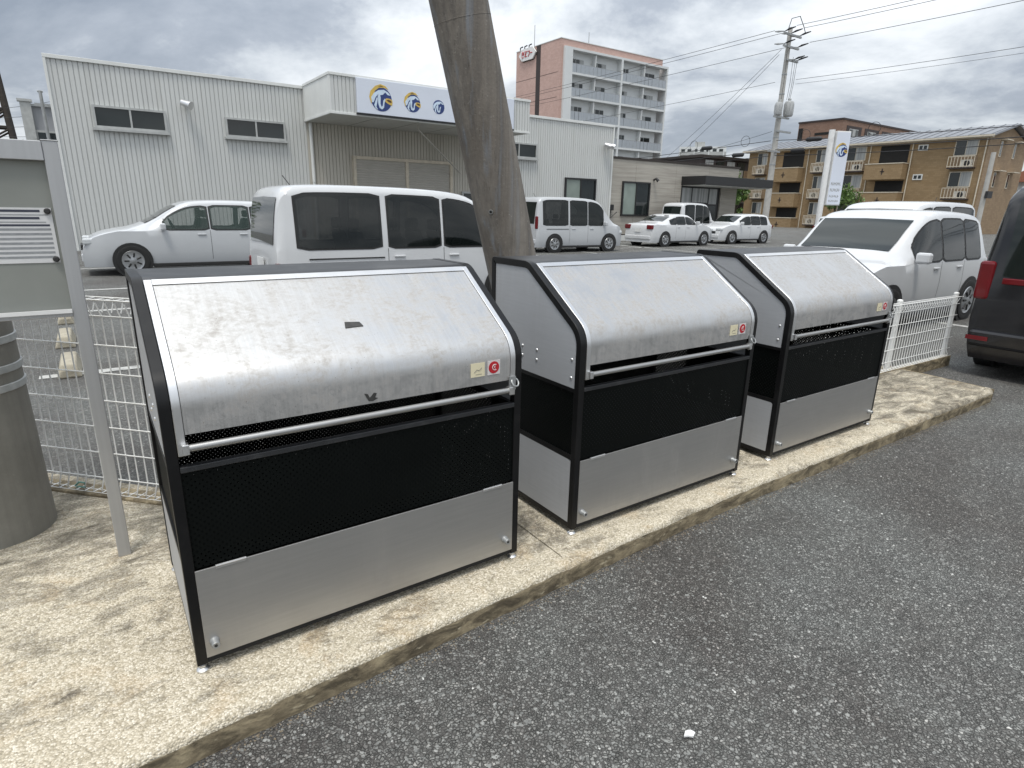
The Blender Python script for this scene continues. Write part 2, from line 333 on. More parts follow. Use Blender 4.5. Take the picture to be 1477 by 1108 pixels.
# ------------------------------------------------------------------ mesh helpers
class MB:
    def __init__(s): s.v = []; s.f = []; s.mi = []; s.cur = 0
    def add(s, vs, fs):
        o = len(s.v); s.v += [tuple(p) for p in vs]; s.f += [tuple(i + o for i in f) for f in fs]; s.mi += [s.cur] * len(fs); return s
    def box(s, x0, x1, y0, y1, z0, z1):
        return s.add([(x0, y0, z0), (x1, y0, z0), (x1, y1, z0), (x0, y1, z0), (x0, y0, z1), (x1, y0, z1), (x1, y1, z1), (x0, y1, z1)],
                     [(3, 2, 1, 0), (4, 5, 6, 7), (0, 1, 5, 4), (1, 2, 6, 5), (2, 3, 7, 6), (3, 0, 4, 7)])
    def tube(s, pts, r, n=10, cap=True):
        pts = [Vector(p) for p in pts]; rr = r if isinstance(r, (list, tuple)) else [r] * len(pts)
        vs = []; prev = None
        for i, p in enumerate(pts):
            d = (pts[min(i + 1, len(pts) - 1)] - pts[max(i - 1, 0)]).normalized()
            a = prev if prev is not None else (Vector((0, 0, 1)) if abs(d.z) < .9 else Vector((1, 0, 0)))
            a = (a - d * a.dot(d)).normalized(); b = d.cross(a); prev = a
            vs += [p + (a * math.cos(t) + b * math.sin(t)) * rr[i] for t in (2 * math.pi * k / n for k in range(n))]
        fs = [(i * n + k, i * n + (k + 1) % n, (i + 1) * n + (k + 1) % n, (i + 1) * n + k) for i in range(len(pts) - 1) for k in range(n)]
        if cap: fs += [tuple(range(n - 1, -1, -1)), tuple((len(pts) - 1) * n + k for k in range(n))]
        return s.add(vs, fs)
    def prism(s, poly, axis, a, b):
        """closed 2-D polygon pushed along an axis ('x': (y,z), 'y': (x,z), 'z': (x,y))"""
        f = {'x': lambda p, t: (t, p[0], p[1]), 'y': lambda p, t: (p[0], t, p[1]), 'z': lambda p, t: (p[0], p[1], t)}[axis]
        n = len(poly); vs = [f(p, a) for p in poly] + [f(p, b) for p in poly]
        fs = [tuple(range(n)), tuple(range(2 * n - 1, n - 1, -1))] + [(i, n + i, n + (i + 1) % n, (i + 1) % n) for i in range(n)]
        return s.add(vs, fs)
    def strip(s, prof, axis, a, b, th):
        """open profile with thickness th pushed along the x axis"""
        q = offset(prof, th); return s.prism(list(prof) + q[::-1], axis, a, b)
    def lathe(s, prof, c, axis='z', n=20):
        c = Vector(c); vs = []
        for r, h in prof:
            for k in range(n):
                t = 2 * math.pi * k / n; p = (r * math.cos(t), r * math.sin(t), h)
                p = {'z': p, 'y': (p[0], p[2], p[1]), 'x': (p[2], p[0], p[1])}[axis]
                vs.append(c + Vector(p))
        m = len(prof)
        fs = [(i * n + k, i * n + (k + 1) % n, (i + 1) * n + (k + 1) % n, (i + 1) * n + k) for i in range(m - 1) for k in range(n)]
        fs += [tuple(range(n - 1, -1, -1)), tuple((m - 1) * n + k for k in range(n))]
        return s.add(vs, fs)
    def build(s, name, mat, parent=None, smooth=None, bevel=0, loc=None):
        me = bpy.data.meshes.new(name); me.from_pydata(s.v, [], s.f)
        ms = mat if isinstance(mat, (list, tuple)) else [mat]
        for m in ms: me.materials.append(m)
        if len(ms) > 1: me.polygons.foreach_set('material_index', s.mi)
        bm = bmesh.new(); bm.from_mesh(me); bmesh.ops.recalc_face_normals(bm, faces=bm.faces); bm.to_mesh(me); bm.free()
        if smooth is not None:
            me.polygons.foreach_set('use_smooth', [True] * len(me.polygons))
            me.set_sharp_from_angle(angle=R(smooth))
        me.update()
        o = bpy.data.objects.new(name, me); COL.objects.link(o)
        if parent is not None: o.parent = parent
        if loc is not None: o.location = loc
        if bevel:
            b = o.modifiers.new('bevel', 'BEVEL'); b.width = bevel; b.segments = 2; b.limit_method = 'ANGLE'; b.angle_limit = R(40)
        return o
def offset(prof, d):
    out = []; n = len(prof)
    for i, p in enumerate(prof):
        a = prof[max(i - 1, 0)]; b = prof[min(i + 1, n - 1)]
        def nrm(u, v):
            dx, dy = v[0] - u[0], v[1] - u[1]; l = math.hypot(dx, dy) or 1; return (-dy / l, dx / l)
        if i == 0: m = nrm(p, b); k = 1
        elif i == n - 1: m = nrm(a, p); k = 1
        else:
            n1_, n2_ = nrm(a, p), nrm(p, b); m = (n1_[0] + n2_[0], n1_[1] + n2_[1]); l = math.hypot(*m) or 1; m = (m[0] / l, m[1] / l); k = 1 / max(.5, m[0] * n1_[0] + m[1] * n1_[1])
        out.append((p[0] + m[0] * d * k, p[1] + m[1] * d * k))
    return out
def tag(o, label=None, cat=None, group=None, kind=None):
    for k, v in (('label', label), ('category', cat), ('group', group), ('kind', kind)):
        if v: o[k] = v
    return o
def empty(name, loc=(0, 0, 0), rz=0, label=None, cat=None, group=None):
    o = bpy.data.objects.new(name, None); COL.objects.link(o); o.location = loc; o.rotation_euler = (0, 0, rz); o.empty_display_size = .1
    return tag(o, label, cat, group)
def kids(o): return [c for c in bpy.data.objects if c.parent == o]
def copy_tree(o, parent=None):
    c = o.copy(); COL.objects.link(c); c.parent = parent
    for ch in kids(o): copy_tree(ch, c)
    return c
def inst(o, name, parent, loc=(0, 0, 0)):
    c = o.copy(); c.name = name; COL.objects.link(c); c.parent = parent; c.location = loc; return c
def arc(c, r, a0, a1, n):
    return [(c[0] + r * math.cos(R(a0 + (a1 - a0) * i / n)), c[1] + r * math.sin(R(a0 + (a1 - a0) * i / n))) for i in range(n + 1)]
G = -.1                                   # height of the asphalt; the concrete pad is at 0

# ================================================================== THE SETTING: ground
m = MB(); m.add([(-1500, -1500, G), (1500, -1500, G), (1500, 1500, G), (-1500, 1500, G)], [(0, 1, 2, 3)])
tag(m.build('asphalt_ground', M_ASPH), kind='structure')

# concrete pad: front edge (slightly skewed), right end, back edge with its corner cut off towards the fence
FRONT = [(-3.0, -.385), (-.22, -.238), (.392, -.203), (1.324, -.156), (2.503, -.112), (6.0, -.122)]
BACK = [(6.09, .80), (.62, .86), (-1.6, 3.25), (-3.0, 4.7)]
def front_y(x):
    for (a, b), (c, d) in zip(FRONT, FRONT[1:]):
        if a <= x <= c: return b + (d - b) * (x - a) / (c - a)
    return FRONT[-1][1]
KW = .055
m = MB()                                                    # top sheet, inside the kerb strip
xs = [-3.0 + i * .1 for i in range(91)]
inner = [(x, front_y(x) + KW) for x in xs if x < 6.0] + [(6.035, -.05)]
m.prism([(x, y) for x, y in inner] + BACK, 'z', -.30, -.014)
tag(m.build('pad_bedding', M_KFACE), kind='structure')
J1, J2 = 1.352, 4.335; back_y = lambda x: .80 + (.86 - .80) * (6.09 - x) / (6.09 - .62)
for a, b in ((-3.0, J1 - .003), (J1 + .003, J2 - .003), (J2 + .003, 9)):
    fr_ = ([(a, front_y(a) + KW)] if a > -3 else []) + [p for p in inner if a <= p[0] <= b] + ([(b, front_y(b) + KW)] if b < 9 else [])
    bk_ = ([(b, back_y(b))] if b < 9 else []) + [p for p in BACK if a - 1e-6 <= p[0] <= b] + ([(a, back_y(a))] if a > -3 else [])
    m = MB(); m.prism(fr_ + bk_, 'z', -.0139, 0.0)
    tag(m.build('concrete_pad', M_SLAB, bevel=.003), kind='structure')
m = MB(); rr = random.Random(3)                               # kerb strip: rounded nose, uneven edge, stained face
sec = []
for i in range(183):
    x = -3.0 + i * .05
    if x > 6.06: break
    y = front_y(min(x, 6.0)); j = rr.uniform(-.0035, .0035); k = rr.uniform(-.004, .002)
    if x > 5.98: y += (x - 5.98) * .5
    sec.append([(x, y + .010 + j, -.25), (x, y + .002 + j, -.055 + k), (x, y - .002 + j, -.022 + k), (x, y + .006, -.004 + k * .4), (x, y + .018, .003), (x, y + KW - .001, .002), (x, y + KW - .001, -.2)])
n = len(sec[0]); vs = [p for s_ in sec for p in s_]
fs = []; mi = []
for i in range(len(sec) - 1):
    for k in range(n - 1):
        fs.append((i * n + k, (i + 1) * n + k, (i + 1) * n + k + 1, i * n + k + 1)); mi.append(1 if k < 2 else 0)
fs += [tuple(range(n)), tuple((len(sec) - 1) * n + k for k in range(n))]; mi += [1, 1]
m.v = vs; m.f = fs; m.mi = mi
tag(m.build('kerb', [M_KERB, M_KFACE], smooth=50), kind='structure')
m = MB(); m.prism([(6.036, -.06), (6.062, -.10), (6.125, .80), (6.092, .802)], 'z', -.25, -.003)
tag(m.build('kerb', M_KFACE), kind='structure')
# dark stained footing under the fence
FA, FB, FC = Vector((-1.9, 3.36, 0)), Vector((.54, .80, 0)), Vector((7.15, .66, 0))
def footing(a, b, w0, zt):
    d = (b - a).normalized(); q = Vector((-d.y, d.x, 0)) * w0
    m = MB(); m.prism([(a - q).xy, (b - q).xy, (b + q).xy, (a + q).xy], 'z', -.3, zt)
    return tag(m.build('fence_footing', M_KFACE, bevel=.006), kind='structure')
footing(FA, FB, .05, .012); footing(FB + Vector((.06, 0, 0)), FC, .035, .008)

# painted lines of the car park
def line(x0, x1, y0, y1, z=G + .004):
    m = MB(); m.add([(x0, y0, z), (x1, y0, z), (x1, y1, z), (x0, y1, z)], [(0, 1, 2, 3)])
    return tag(m.build('painted_line', M_LINE), kind='structure')
for y in (4.62, 8.3, 10.7, 14.6): line(-.6, 5.2, y - .06, y + .06)
line(9.93, 10.07, .95, 7.5)
line(12, 30, 17.4, 17.55); line(14, 32, 19.2, 19.35); line(17.6, 19.4, 16.1, 16.22)
for x in (12.0, 14.6, 18.9, 21.5, 24.1): line(x - .06, x + .06, 12.8, 17.4)

# loose aggregate standing proud of the asphalt near the viewer
def aggregate():
    g = np.random.default_rng(5); n = 22000
    pts = []
    while len(pts) < n:
        x = g.uniform(-.4, 4.6, 20000); y = g.uniform(-2.2, -.1, 20000)
        fy = np.interp(x, [p[0] for p in FRONT], [p[1] for p in FRONT])
        d = np.hypot(x + .09, y + 1.78)
        keep = (y < fy - .01) & (d > .35) & (g.uniform(0, 1, 20000) < np.clip(1.9 / (d * d + .6), 0, 1))
        pts += list(zip(x[keep], y[keep]))
    p = np.array(pts[:n]); s = g.gamma(6, .00088, n).clip(.002, .010); a = g.uniform(0, 6.28, n); el = g.uniform(.65, 1, n)
    base = np.array([(1, 0, 0), (.3, .8, .1), (-.8, .45, 0), (-.7, -.6, .1), (.4, -.85, 0), (.15, .05, .75), (-.3, -.1, .6)])
    tri = np.array([(0, 1, 5), (1, 2, 6), (1, 6, 5), (2, 3, 6), (3, 4, 6), (4, 5, 6), (4, 0, 5)])
    V = base[None] * s[:, None, None] * np.stack([np.ones(n), el, g.uniform(.3, .75, n)], 1)[:, None, :]
    c, q = np.cos(a)[:, None], np.sin(a)[:, None]
    W = np.stack([V[..., 0] * c - V[..., 1] * q + p[:, :1], V[..., 0] * q + V[..., 1] * c + p[:, 1:], V[..., 2] + G - .0008], -1).reshape(-1, 3)
    F = (tri[None] + (np.arange(n) * len(base))[:, None, None]).reshape(-1, 3)
    me = bpy.data.meshes.new('loose_aggregate'); me.vertices.add(len(W)); me.vertices.foreach_set('co', W.ravel())
    me.loops.add(F.size); me.loops.foreach_set('vertex_index', F.ravel().astype(np.int32))
    me.polygons.add(len(F)); me.polygons.foreach_set('loop_start', np.arange(0, F.size, 3, dtype=np.int32))
    me.update(); me.validate()
    t = NT('aggregate_stone'); v = t.coord('World'); sp = t.n('ShaderNodeSeparateColor'); t.l(t.voro(v, 60, outp='Color'), sp.inputs[0])
    t.set(t.ramp(sp.outputs[0], [(0, (.11, .112, .107)), (.5, (.18, .183, .175)), (.85, (.25, .253, .24)), (.985, (.32, .32, .305)), (1, (.6, .6, .57))]), .75, 0, .35)
    me.materials.append(t.m)
    o = bpy.data.objects.new('loose_aggregate', me); COL.objects.link(o)
    tag(o, 'coarse grey stone chips of the worn asphalt', 'gravel', kind='stuff')
aggregate()
def grit():
    g = random.Random(12); m = MB()
    for i in range(1500):
        x = g.uniform(-.3, 5.9); y = front_y(x) - abs(g.gauss(0, .022)) - .002; r_ = g.uniform(.0012, .0042); a = g.uniform(0, 6.28)
        q = [(x + r_ * math.cos(a + k * 1.57) * g.uniform(.6, 1.2), y + r_ * math.sin(a + k * 1.57) * g.uniform(.6, 1.2), G) for k in range(4)]
        m.add(q + [(x, y, G + r_ * g.uniform(.5, 1.0))], [(0, 1, 4), (1, 2, 4), (2, 3, 4), (3, 0, 4)])
    o = m.build('kerb_grit', pm('kerb_grit_mix', (.21, .17, .12), .9, 0, .5, 160, kind='World')); tag(o, 'fine brown grit and crumbs gathered along the foot of the kerb', 'grit', kind='stuff')
grit()

# ================================================================== THE THREE GARBAGE BINS
W_, D_ = 1.19, .672
OUT = [(0, .028), (0, .5), (0, .85)] + arc((.12, .85), .12, 180, 124, 7)[1:] + arc((.409, 1.069), .10, 124, 90, 5) + [(.55, 1.169), (D_ - .02, 1.169)] + arc((D_ - .02, 1.149), .02, 90, 0, 3)[1:] + [(D_, .5), (D_, .028)]
def clip_prof(zlo, ymax):
    q = [p for p in OUT if p[1] >= zlo and p[0] <= ymax]; return [(0, zlo)] + [p for p in q if p[1] > zlo + 1e-4]
def make_bin():
    b = empty('garbage_bin')
    INN = offset(OUT, -.030)
    for x0, x1 in ((0, .030), (W_ - .030, W_)):
        ring = OUT + INN[::-1]
        m = MB(); n = len(OUT); vs = [(x0, p[0], p[1]) for p in OUT] + [(x0, p[0], p[1]) for p in INN] + [(x1, p[0], p[1]) for p in OUT] + [(x1, p[0], p[1]) for p in INN]
        fs = []
        for i in range(n - 1):
            fs += [(i, i + 1, n + i + 1, n + i), (2 * n + i, 3 * n + i, 3 * n + i + 1, 2 * n + i + 1), (i, 2 * n + i, 2 * n + i + 1, i + 1), (n + i, n + i + 1, 3 * n + i + 1, 3 * n + i)]
        fs += [(0, n, 3 * n, 2 * n), (n - 1, 3 * n - 1, 4 * n - 1, 2 * n - 1)]
        m.add(vs, fs); f = m.build('side_frame', M_BLACK, b, 35, .004)
        m = MB(); xa, xb = (x0 + .003, x1 - .002)
        for z0, z1 in ((.028, .050), (.350, .372), (.655, .672)): m.box(xa, xb, .0295, D_ - .0295, z0, z1)
        m.build('side_rail', M_BLACK, f)
        s = 1 if x0 == 0 else -1; xo = x0 if s > 0 else x1
        lo, hi = sorted((xo + s * .005, xo + s * .008))
        up = [(.030, .672)] + [p for p in INN if p[1] > .68] + [(D_ - .030, .672)]
        m = MB(); m.prism(up, 'x', lo, hi); p = m.build('side_panel', M_SIDE, b)
        for y, z in ((.41, .785), (.41, .74), (.30, .785), (.30, .74), (.058, .793), (.058, .714)):
            m = MB(); m.lathe([(.0075, 0), (.0065, s * -.003), (.003, s * -.005)], (xo + s * .005, y, z), 'x', 10); m.build('rivet', M_BRIGHT, p, 60)
        m = MB(); m.box(xo + s * .010, xo + s * .011, .029, D_ - .029, .37, .656); m.build('side_mesh', M_PERF, b)
        q = [(.032, .052), (D_ - .032, .052), (D_ - .032, .35), (.05, .35), (.038, .346), (.032, .335)]
        m = MB(); m.prism(q, 'x', *sorted((xo + s * .003, xo + s * .007))); m.build('side_panel', M_SIDE, b)
    x0, x1 = .0305, W_ - .0305
    # black cap over the back half of the top
    cap = [p for p in OUT if p[1] > 1.145 and p[0] < D_ - .001]
    m = MB(); m.strip(offset(cap, -.006), 'x', x0, x1, .004); c = m.build('top_cap', M_CAP, b, 30)
    # lid: curved brushed sheet in a bright surround, arms running down to the handle bar
    lid = clip_prof(.775, .3535); lid[-1] = (.340, 1.1432); fr = clip_prof(.715, .3535) + [(.362, 1.1577)]
    sub = []
    for i in range(len(lid) - 1):
        k = 6 if math.hypot(lid[i + 1][0] - lid[i][0], lid[i + 1][1] - lid[i][1]) > .1 else 1
        sub += [(lid[i][0] + (lid[i + 1][0] - lid[i][0]) * j / k, lid[i][1] + (lid[i + 1][1] - lid[i][1]) * j / k) for j in range(k)]
    lid = sub + [lid[-1]]
    m = MB(); m.strip(offset(lid, -.004), 'x', .0545, W_ - .0545, .005); ld = m.build('lid', M_LID, b, 30)
    for a, e_ in ((.0312, .0530), (W_ - .0530, W_ - .0312)):
        m = MB(); m.strip(offset(fr, -.006), 'x', a, e_, .010); m.build('lid_arm', M_BRIGHT, b, 30, .0015)
    top = [p for p in OUT if .333 < p[0] < .366]; t0 = (.333, 1.152 - (.353 - .333) * math.tan(R(34)))
    m = MB(); m.strip(offset([(.3415, 1.1442), (.3531, 1.152), (.362, 1.1577)], -.005), 'x', .0532, W_ - .0532, .009); m.build('lid_edge', M_BRIGHT, ld, 30)
    m = MB(); m.tube([(.045, -.010, .738), (W_ - .052, -.010, .738)], .0105, 14); h = m.build('handle_bar', M_BAR, b, 40)
    for xx in (.047, W_ - .062):
        m = MB(); m.box(xx - .006, xx + .012, -.022, .004, .722, .752); m.build('bar_bracket', M_BRIGHT, h, None, .002)
    # latch at the right-hand end
    m = MB(); m.box(W_ - .062, W_ - .034, -.012, -.006, .738, .79)
    m.tube([(W_ - .040 + .014 * math.cos(t), -.016 + .01 * math.sin(t), .768 + .014 * math.sin(t)) for t in (2 * math.pi * k / 12 for k in range(13))], .0032, 7)
    m.build('latch', M_STEEL, b, 40)
    # stickers: cream card with a rising line, white-bordered red disc
    st = MB(); st.box(.966, 1.024, -.0032, -.0018, .807, .858); s1 = st.build('sticker', M_CREAM, b)
    m = MB(); m.tube([(.980 + .0052 * i, -.0034, z) for i, z in enumerate((.824, .829, .833, .832, .830, .835, .839))], .0013, 4); m.box(.985, 1.012, -.0036, -.0033, .815, .8165); m.build('sticker_print', M_INK, s1)
    st = MB(); st.box(1.036, 1.090, -.0032, -.0018, .807, .860); s2 = st.build('sticker', pm('sticker_ground', (.62, .58, .57), .5) if 'sticker_ground' not in MATS else MATS['sticker_ground'], b)
    m = MB(); m.lathe([(.0225, 0), (.0225, -.0008)], (1.063, -.0033, .834), 'y', 28); m.build('sticker_disc', M_RED, s2)
    m = MB(); m.tube([(1.067 + .0105 * math.cos(t), -.0042, .834 + .0105 * math.sin(t)) for t in (R(60 + 24 * k) for k in range(11))], .0016, 5)
    m.tube([(1.069, -.0042, .839), (1.064, -.0042, .834), (1.069, -.0042, .829)], .0014, 5); m.build('sticker_print', MATS['sticker_ground'], s2)
    # front: rail, perforated sheet, hinged grey flap
    m = MB(); m.box(x0, x1, -.002, .022, .664, .681); m.build('front_rail', M_CAP, b, None, .002)
    m = MB(); m.box(x0, x1, .006, .007, .356, .664); m.build('front_mesh', M_PERF, b)
    m = MB(); m.box(.0290, W_ - .0290, -.003, .002, .050, .352); fl = m.build('front_flap', M_SILV, b, None, .0012)
    for a in (.085, W_ - .170):
        m = MB(); m.box(a, a + .085, -.0052, -.0031, .345, .354); m.tube([(a, -.004, .3545), (a + .085, -.004, .3545)], .0033, 8); m.build('hinge', M_BRIGHT, fl, 40)
    for a, z in ((.055, .102), (W_ - .066, .108)):
        m = MB(); m.lathe([(.0145, -.0031), (.0145, -.008), (.011, -.014), (.0125, -.026), (.0105, -.030), (.005, -.0295), (.005, -.026)], (a, 0, z), 'y', 16); k = m.build('flap_knob', M_STEEL, fl, 40)
        m = MB(); m.lathe([(.0048, -.0275), (.0048, -.0305)], (a, 0, z), 'y', 10); m.build('knob_plug', M_RUB, k, 40)
    # back and base
    m = MB(); m.box(x0, x1, D_ - .012, D_ - .008, .672, 1.15); m.box(x0, x1, D_ - .012, D_ - .008, .029, .37); m.build('back_panel', M_CAP, b)
    m = MB(); m.box(x0, x1, D_ - .0105, D_ - .0095, .362, .68); m.build('back_mesh', M_PERFB, b)
    m = MB(); m.box(x0, x1, .004, D_ - .0122, .030, .046); m.build('base_tray', M_DARK, b)
    for x in (.015, W_ - .015):
        for y in (.016, D_ - .016):
            m = MB(); m.lathe([(.019, 0), (.019, .006), (.013, .012), (.0075, .014), (.0075, .030)], (x, y, 0), 'z', 16)
            m.lathe([(.012, .0145), (.012, .021)], (x, y, 0), 'z', 6); m.build('foot', M_BRIGHT, b, 40)
    return b
bin0 = make_bin()
bins = [bin0, copy_tree(bin0), copy_tree(bin0)]
for o, loc, rz, lb in zip(bins, ((0, 0, 0), (1.49, .010, 0), (3.005, .026, 0)), (0, 0, 0), (
        'nearest silver and black garbage bin with a dark torn label on its curved lid',
        'middle silver and black garbage bin standing just in front of the leaning concrete pole',
        'farthest silver and black garbage bin, beside the empty end of the concrete pad')):
    o.location = loc; o.rotation_euler = (0, 0, rz); tag(o, lb, 'garbage bin', 'garbage bins in a row on the pad')
lid0 = [c for c in kids(bin0) if c.name.startswith('lid') and 'arm' not in c.name][0]
def on_slope(x, y, h=.0035):
    t = R(34); return (x - h * 0, y - math.sin(t) * h, .9495 + (y - .0529) * math.tan(t) + math.cos(t) * h)
m = MB(); q = [(.572, .152), (.621, .148), (.628, .131), (.566, .129)]
m.add([on_slope(a, b_) for a, b_ in q] + [on_slope(a, b_, .001) for a, b_ in q], [(0, 1, 2, 3), (0, 4, 5, 1), (1, 5, 6, 2), (2, 6, 7, 3), (3, 7, 4, 0)])
o = m.build('label_remnant', M_SCUFF, lid0); o['label'] = 'dark rectangle where a label was torn off the lid'
m = MB(); q = [(.570, .812), (.582, .808), (.588, .795), (.603, .810), (.612, .807), (.606, .794), (.616, .790), (.598, .782), (.584, .784)]
m.prism(q, 'y', -.0026, -.0012); o = m.build('scuff_mark', M_SCUFF, lid0); o['label'] = 'dark scratched patch low on the lid'

# ================================================================== notice board, old pole, fence on the left
BY = .896
nb = empty('notice_board', (-.147, BY, 0), 0, 'grey aluminium notice board with pinned papers at the left edge', 'notice board')
bx = lambda nm, mt, p, *a, bev=.002: MB().box(*a).build(nm, mt, p, None, bev)
def post(x):
    m = MB(); m.prism([(x - .022, -.022), (x + .022, -.022), (x + .022, -.006), (x + .017, -.004), (x + .017, .004), (x + .022, .006), (x + .022, .022), (x - .022, .022)], 'z', 0, 1.575)
    p = m.build('post', M_POST, nb, None, .002); bx('post_cap', M_POST, p, x - .024, x + .024, -.024, .024, 1.5755, 1.579)
post(.0); post(-1.02)
bx('top_rail', M_POST, nb, -.9975, -.0225, -.026, .018, 1.512, 1.574); bx('bottom_rail', M_POST, nb, -.9975, -.0225, -.022, .016, .985, 1.012)
bx('bottom_rail', M_WHITE, nb, -.9975, -.0225, -.030, -.0225, 1.000, 1.013, bev=0); bx('panel', M_BOARD, nb, -.9975, -.0225, -.004, .010, 1.0125, 1.5115, bev=0)
def paper(x0, x1, z0, z1, rows):
    pp = bx('notice_paper', M_PAPER, nb, x0, x1, -.0062, -.0048, z0, z1, bev=0)
    for a, b_, z, h, mt in rows: bx('print_line', mt, pp, a, b_, -.0068, -.0064, z, z + h, bev=0)
    return pp
rows = [(-.175, -.062, 1.3455, .0075, M_NAVY), (-.178, -.066, 1.322, .0075, M_NAVY), (-.235, -.04, 1.335, .003, M_PRINT), (-.235, -.05, 1.311, .003, M_PRINT), (-.235, -.041, 1.299, .0065, M_NAVY)]
rows += [(-.235, -.040, 1.285 - .0155 * i, .0075, M_PRINT) for i in range(7)]
paper(-.245, -.030, 1.176, 1.360, rows); paper(-.62, -.28, 1.15, 1.40, [(-.60, -.30, 1.37 - .02 * i, .008, M_PRINT) for i in range(10)])
for x, z in ((-.041, 1.349), (-.041, 1.188), (-.30, 1.39), (-.60, 1.39)):
    m = MB(); m.lathe([(.010, 0), (.010, -.006), (.006, -.010)], (x, -.007, z), 'y', 14); m.build('magnet', M_RUB, nb, 40)

op = empty('concrete_pole', (-.60, 1.41, 0), 0, 'stout concrete pole with pale bands behind the notice board', 'pole')
m = MB(); m.tube([(0, 0, -.02), (0, 0, .4), (0, 0, 1.0), (0, 0, 3), (0, 0, 6)], [.218, .212, .204, .182, .15], 40); m.build('shaft', M_POLE2, op, 40)
for z in (.64, .715, .83):
    r_ = .218 - .0125 * z
    m = MB(); m.lathe([(r_ + .002, z), (r_ + .005, z + .002), (r_ + .005, z + .028), (r_ + .002, z + .03)], (0, 0, 0), 'z', 40); m.build('band', M_BAND, op, 40)

def fence(root, a, b, label, nw, h=.965, posts=(), both=True):
    """welded mesh fence with folded top and bottom, wires 50 mm apart"""
    f = empty(root, a, math.atan2(b.y - a.y, b.x - a.x), label, 'fence')
    Lg = (b - a).length; wr = .0033
    prof = [(.030, .010), (-.024, .012), (-.022, .026), (.0, .085), (0, .5), (0, h - .075), (-.022, h - .012), (-.024, h), (.030, h + .002), (.006, h - .06)]
    m = MB(); m.tube([(0, y, z) for y, z in prof], wr, 5); w0 = m.build('wire', M_GALV, f, 40); w0.location = (.03, 0, 0)
    n = int((Lg - .05) / .05)
    for i in range(1, n): inst(w0, 'wire', f, (.03 + i * .05, 0, 0))
    m = MB(); m.tube([(0, 0, 0), (Lg, 0, 0)], .0034, 5); h0 = m.build('rail_wire', M_GALV, f, 40); h0.location = (0, .004, .010)
    for y, z in ((-.026, .010), (.030, .006), (-.004, .085), (.030, h + .004), (-.026, h + .001), (-.004, h - .075)): inst(h0, 'rail_wire', f, (0, y, z))
    k = max(3, round((h - .16) / .14) - 1)
    for i in range(1, k + 1): inst(h0, 'rail_wire', f, (0, -.0045, .085 + (h - .16) * i / (k + 1)))
    for x in posts:
        m = MB(); m.tube([(x, .035, -.12), (x, .035, h + .02)], .024, 14); p = m.build('post', M_GALV, f, 40)
        m = MB(); m.lathe([(.026, 0), (.022, .012), (.008, .018)], (x, .035, h + .0205), 'z', 14); m.build('post_cap', M_GALV, p, 40)
    return f
lf = fence('mesh_fence', FA, FB - Vector((.03, -.03, 0)), 'white welded mesh fence behind the notice board and nearest bin', 60, posts=(.1, 1.4, 3.35))
rf = fence('mesh_fence', Vector((4.30, .718, 0)), FC, 'white welded mesh fence beyond the farthest bin by the black car', 60, h=.62, posts=(1.66, 2.83))
m = MB(); m.tube([(0, 0, 0), (.02, -.01, .012), (.045, .004, .004), (.05, 0, .03), (.015, .004, .028), (-.004, -.004, .01)], .004, 6)
o = m.build('tie_cord', pm('green_cord', (.12, .30, .26), .7), None, 40); o.location = (-.305, 1.625, .035); o.rotation_euler = (0, 0, -.8)
tag(o, 'pale green cord knotted on the bottom of the mesh fence', 'cord')

# wheel stops in the car park behind the left fence
def stop(x, y, lb):
    m = MB(); prof = [(-.075, 0), (-.045, .10), (.045, .10), (.075, 0)]
    ends = [(-.30, .0), (-.27, 1.0), (.27, 1.0), (.30, .0)]
    vs = []; 
    for yy, k in ends:
        for px, pz in prof: vs.append((px * (1 if k == 0 else .98), yy, pz * (1 if k else .55)))
    fs = [(i * 4 + j, i * 4 + j + 1, i * 4 + j + 5, i * 4 + j + 4) for i in range(3) for j in range(3)] + [(0, 1, 2, 3), (12, 13, 14, 15)] + [(i * 4, i * 4 + 4, i * 4 + 7, i * 4 + 3) for i in range(3)]
    m.add(vs, fs); o = m.build('wheel_stop', M_STOPC, None, None, .012); o.location = (x, y, G); o.scale = (1.25, 1, 1.2)
    return tag(o, lb, 'wheel stop', 'concrete wheel stops in the car park')
stop(-.38, 4.78, 'nearest concrete wheel stop seen through the left mesh fence'); stop(-.43, 6.12, 'middle concrete wheel stop seen through the left mesh fence'); stop(-.45, 7.62, 'farthest concrete wheel stop seen through the left mesh fence')

# leaning strut pole behind the bins
lp = empty('leaning_pole', (2.495, 1.52, G), 0, 'thick weathered concrete pole leaning left behind the middle bin', 'pole')
ax = lambda h: (-.272 * h, 0, h)
m = MB(); m.tube([ax(h) for h in (-.05, .6, 1.2, 1.9, 2.6, 3.4, 4.5, 6, 8)], [.169, .168, .166, .164, .162, .160, .156, .151, .145], 48); m.build('shaft', M_POLE, lp, 40)
r_ = .1605
def ringm(h, rad, th):
    c = Vector(ax(h)); d = Vector((-.272, 0, 1)).normalized(); a = Vector((0, 1, 0)); b = d.cross(a)
    return [c + (a * math.cos(t) + b * math.sin(t)) * rad for t in (2 * math.pi * k / 40 for k in range(41))]
m = MB(); m.tube(ringm(2.49, .1617, 0), .0022, 5); m.build('casting_seam', M_POLE, lp, 40)
def hole(h, ang, nm='bolt_hole'):
    c = Vector(ax(h)); d = Vector((-.272, 0, 1)).normalized(); a = Vector((0, -1, 0)); b = a.cross(d)
    n_ = a * math.cos(ang) + b * math.sin(ang); p = c + n_ * .158; u = d; v_ = d.cross(n_)
    m = MB(); m.tube([p, p + n_ * .012], .014, 12); x = m.build('bolt_socket', M_STEEL, lp, 40)
    m = MB(); m.tube([p + n_ * .0121, p + n_ * .0125], .0085, 12); m.build('bolt_hole', M_DARK, x)
hole(1.50, .95); 

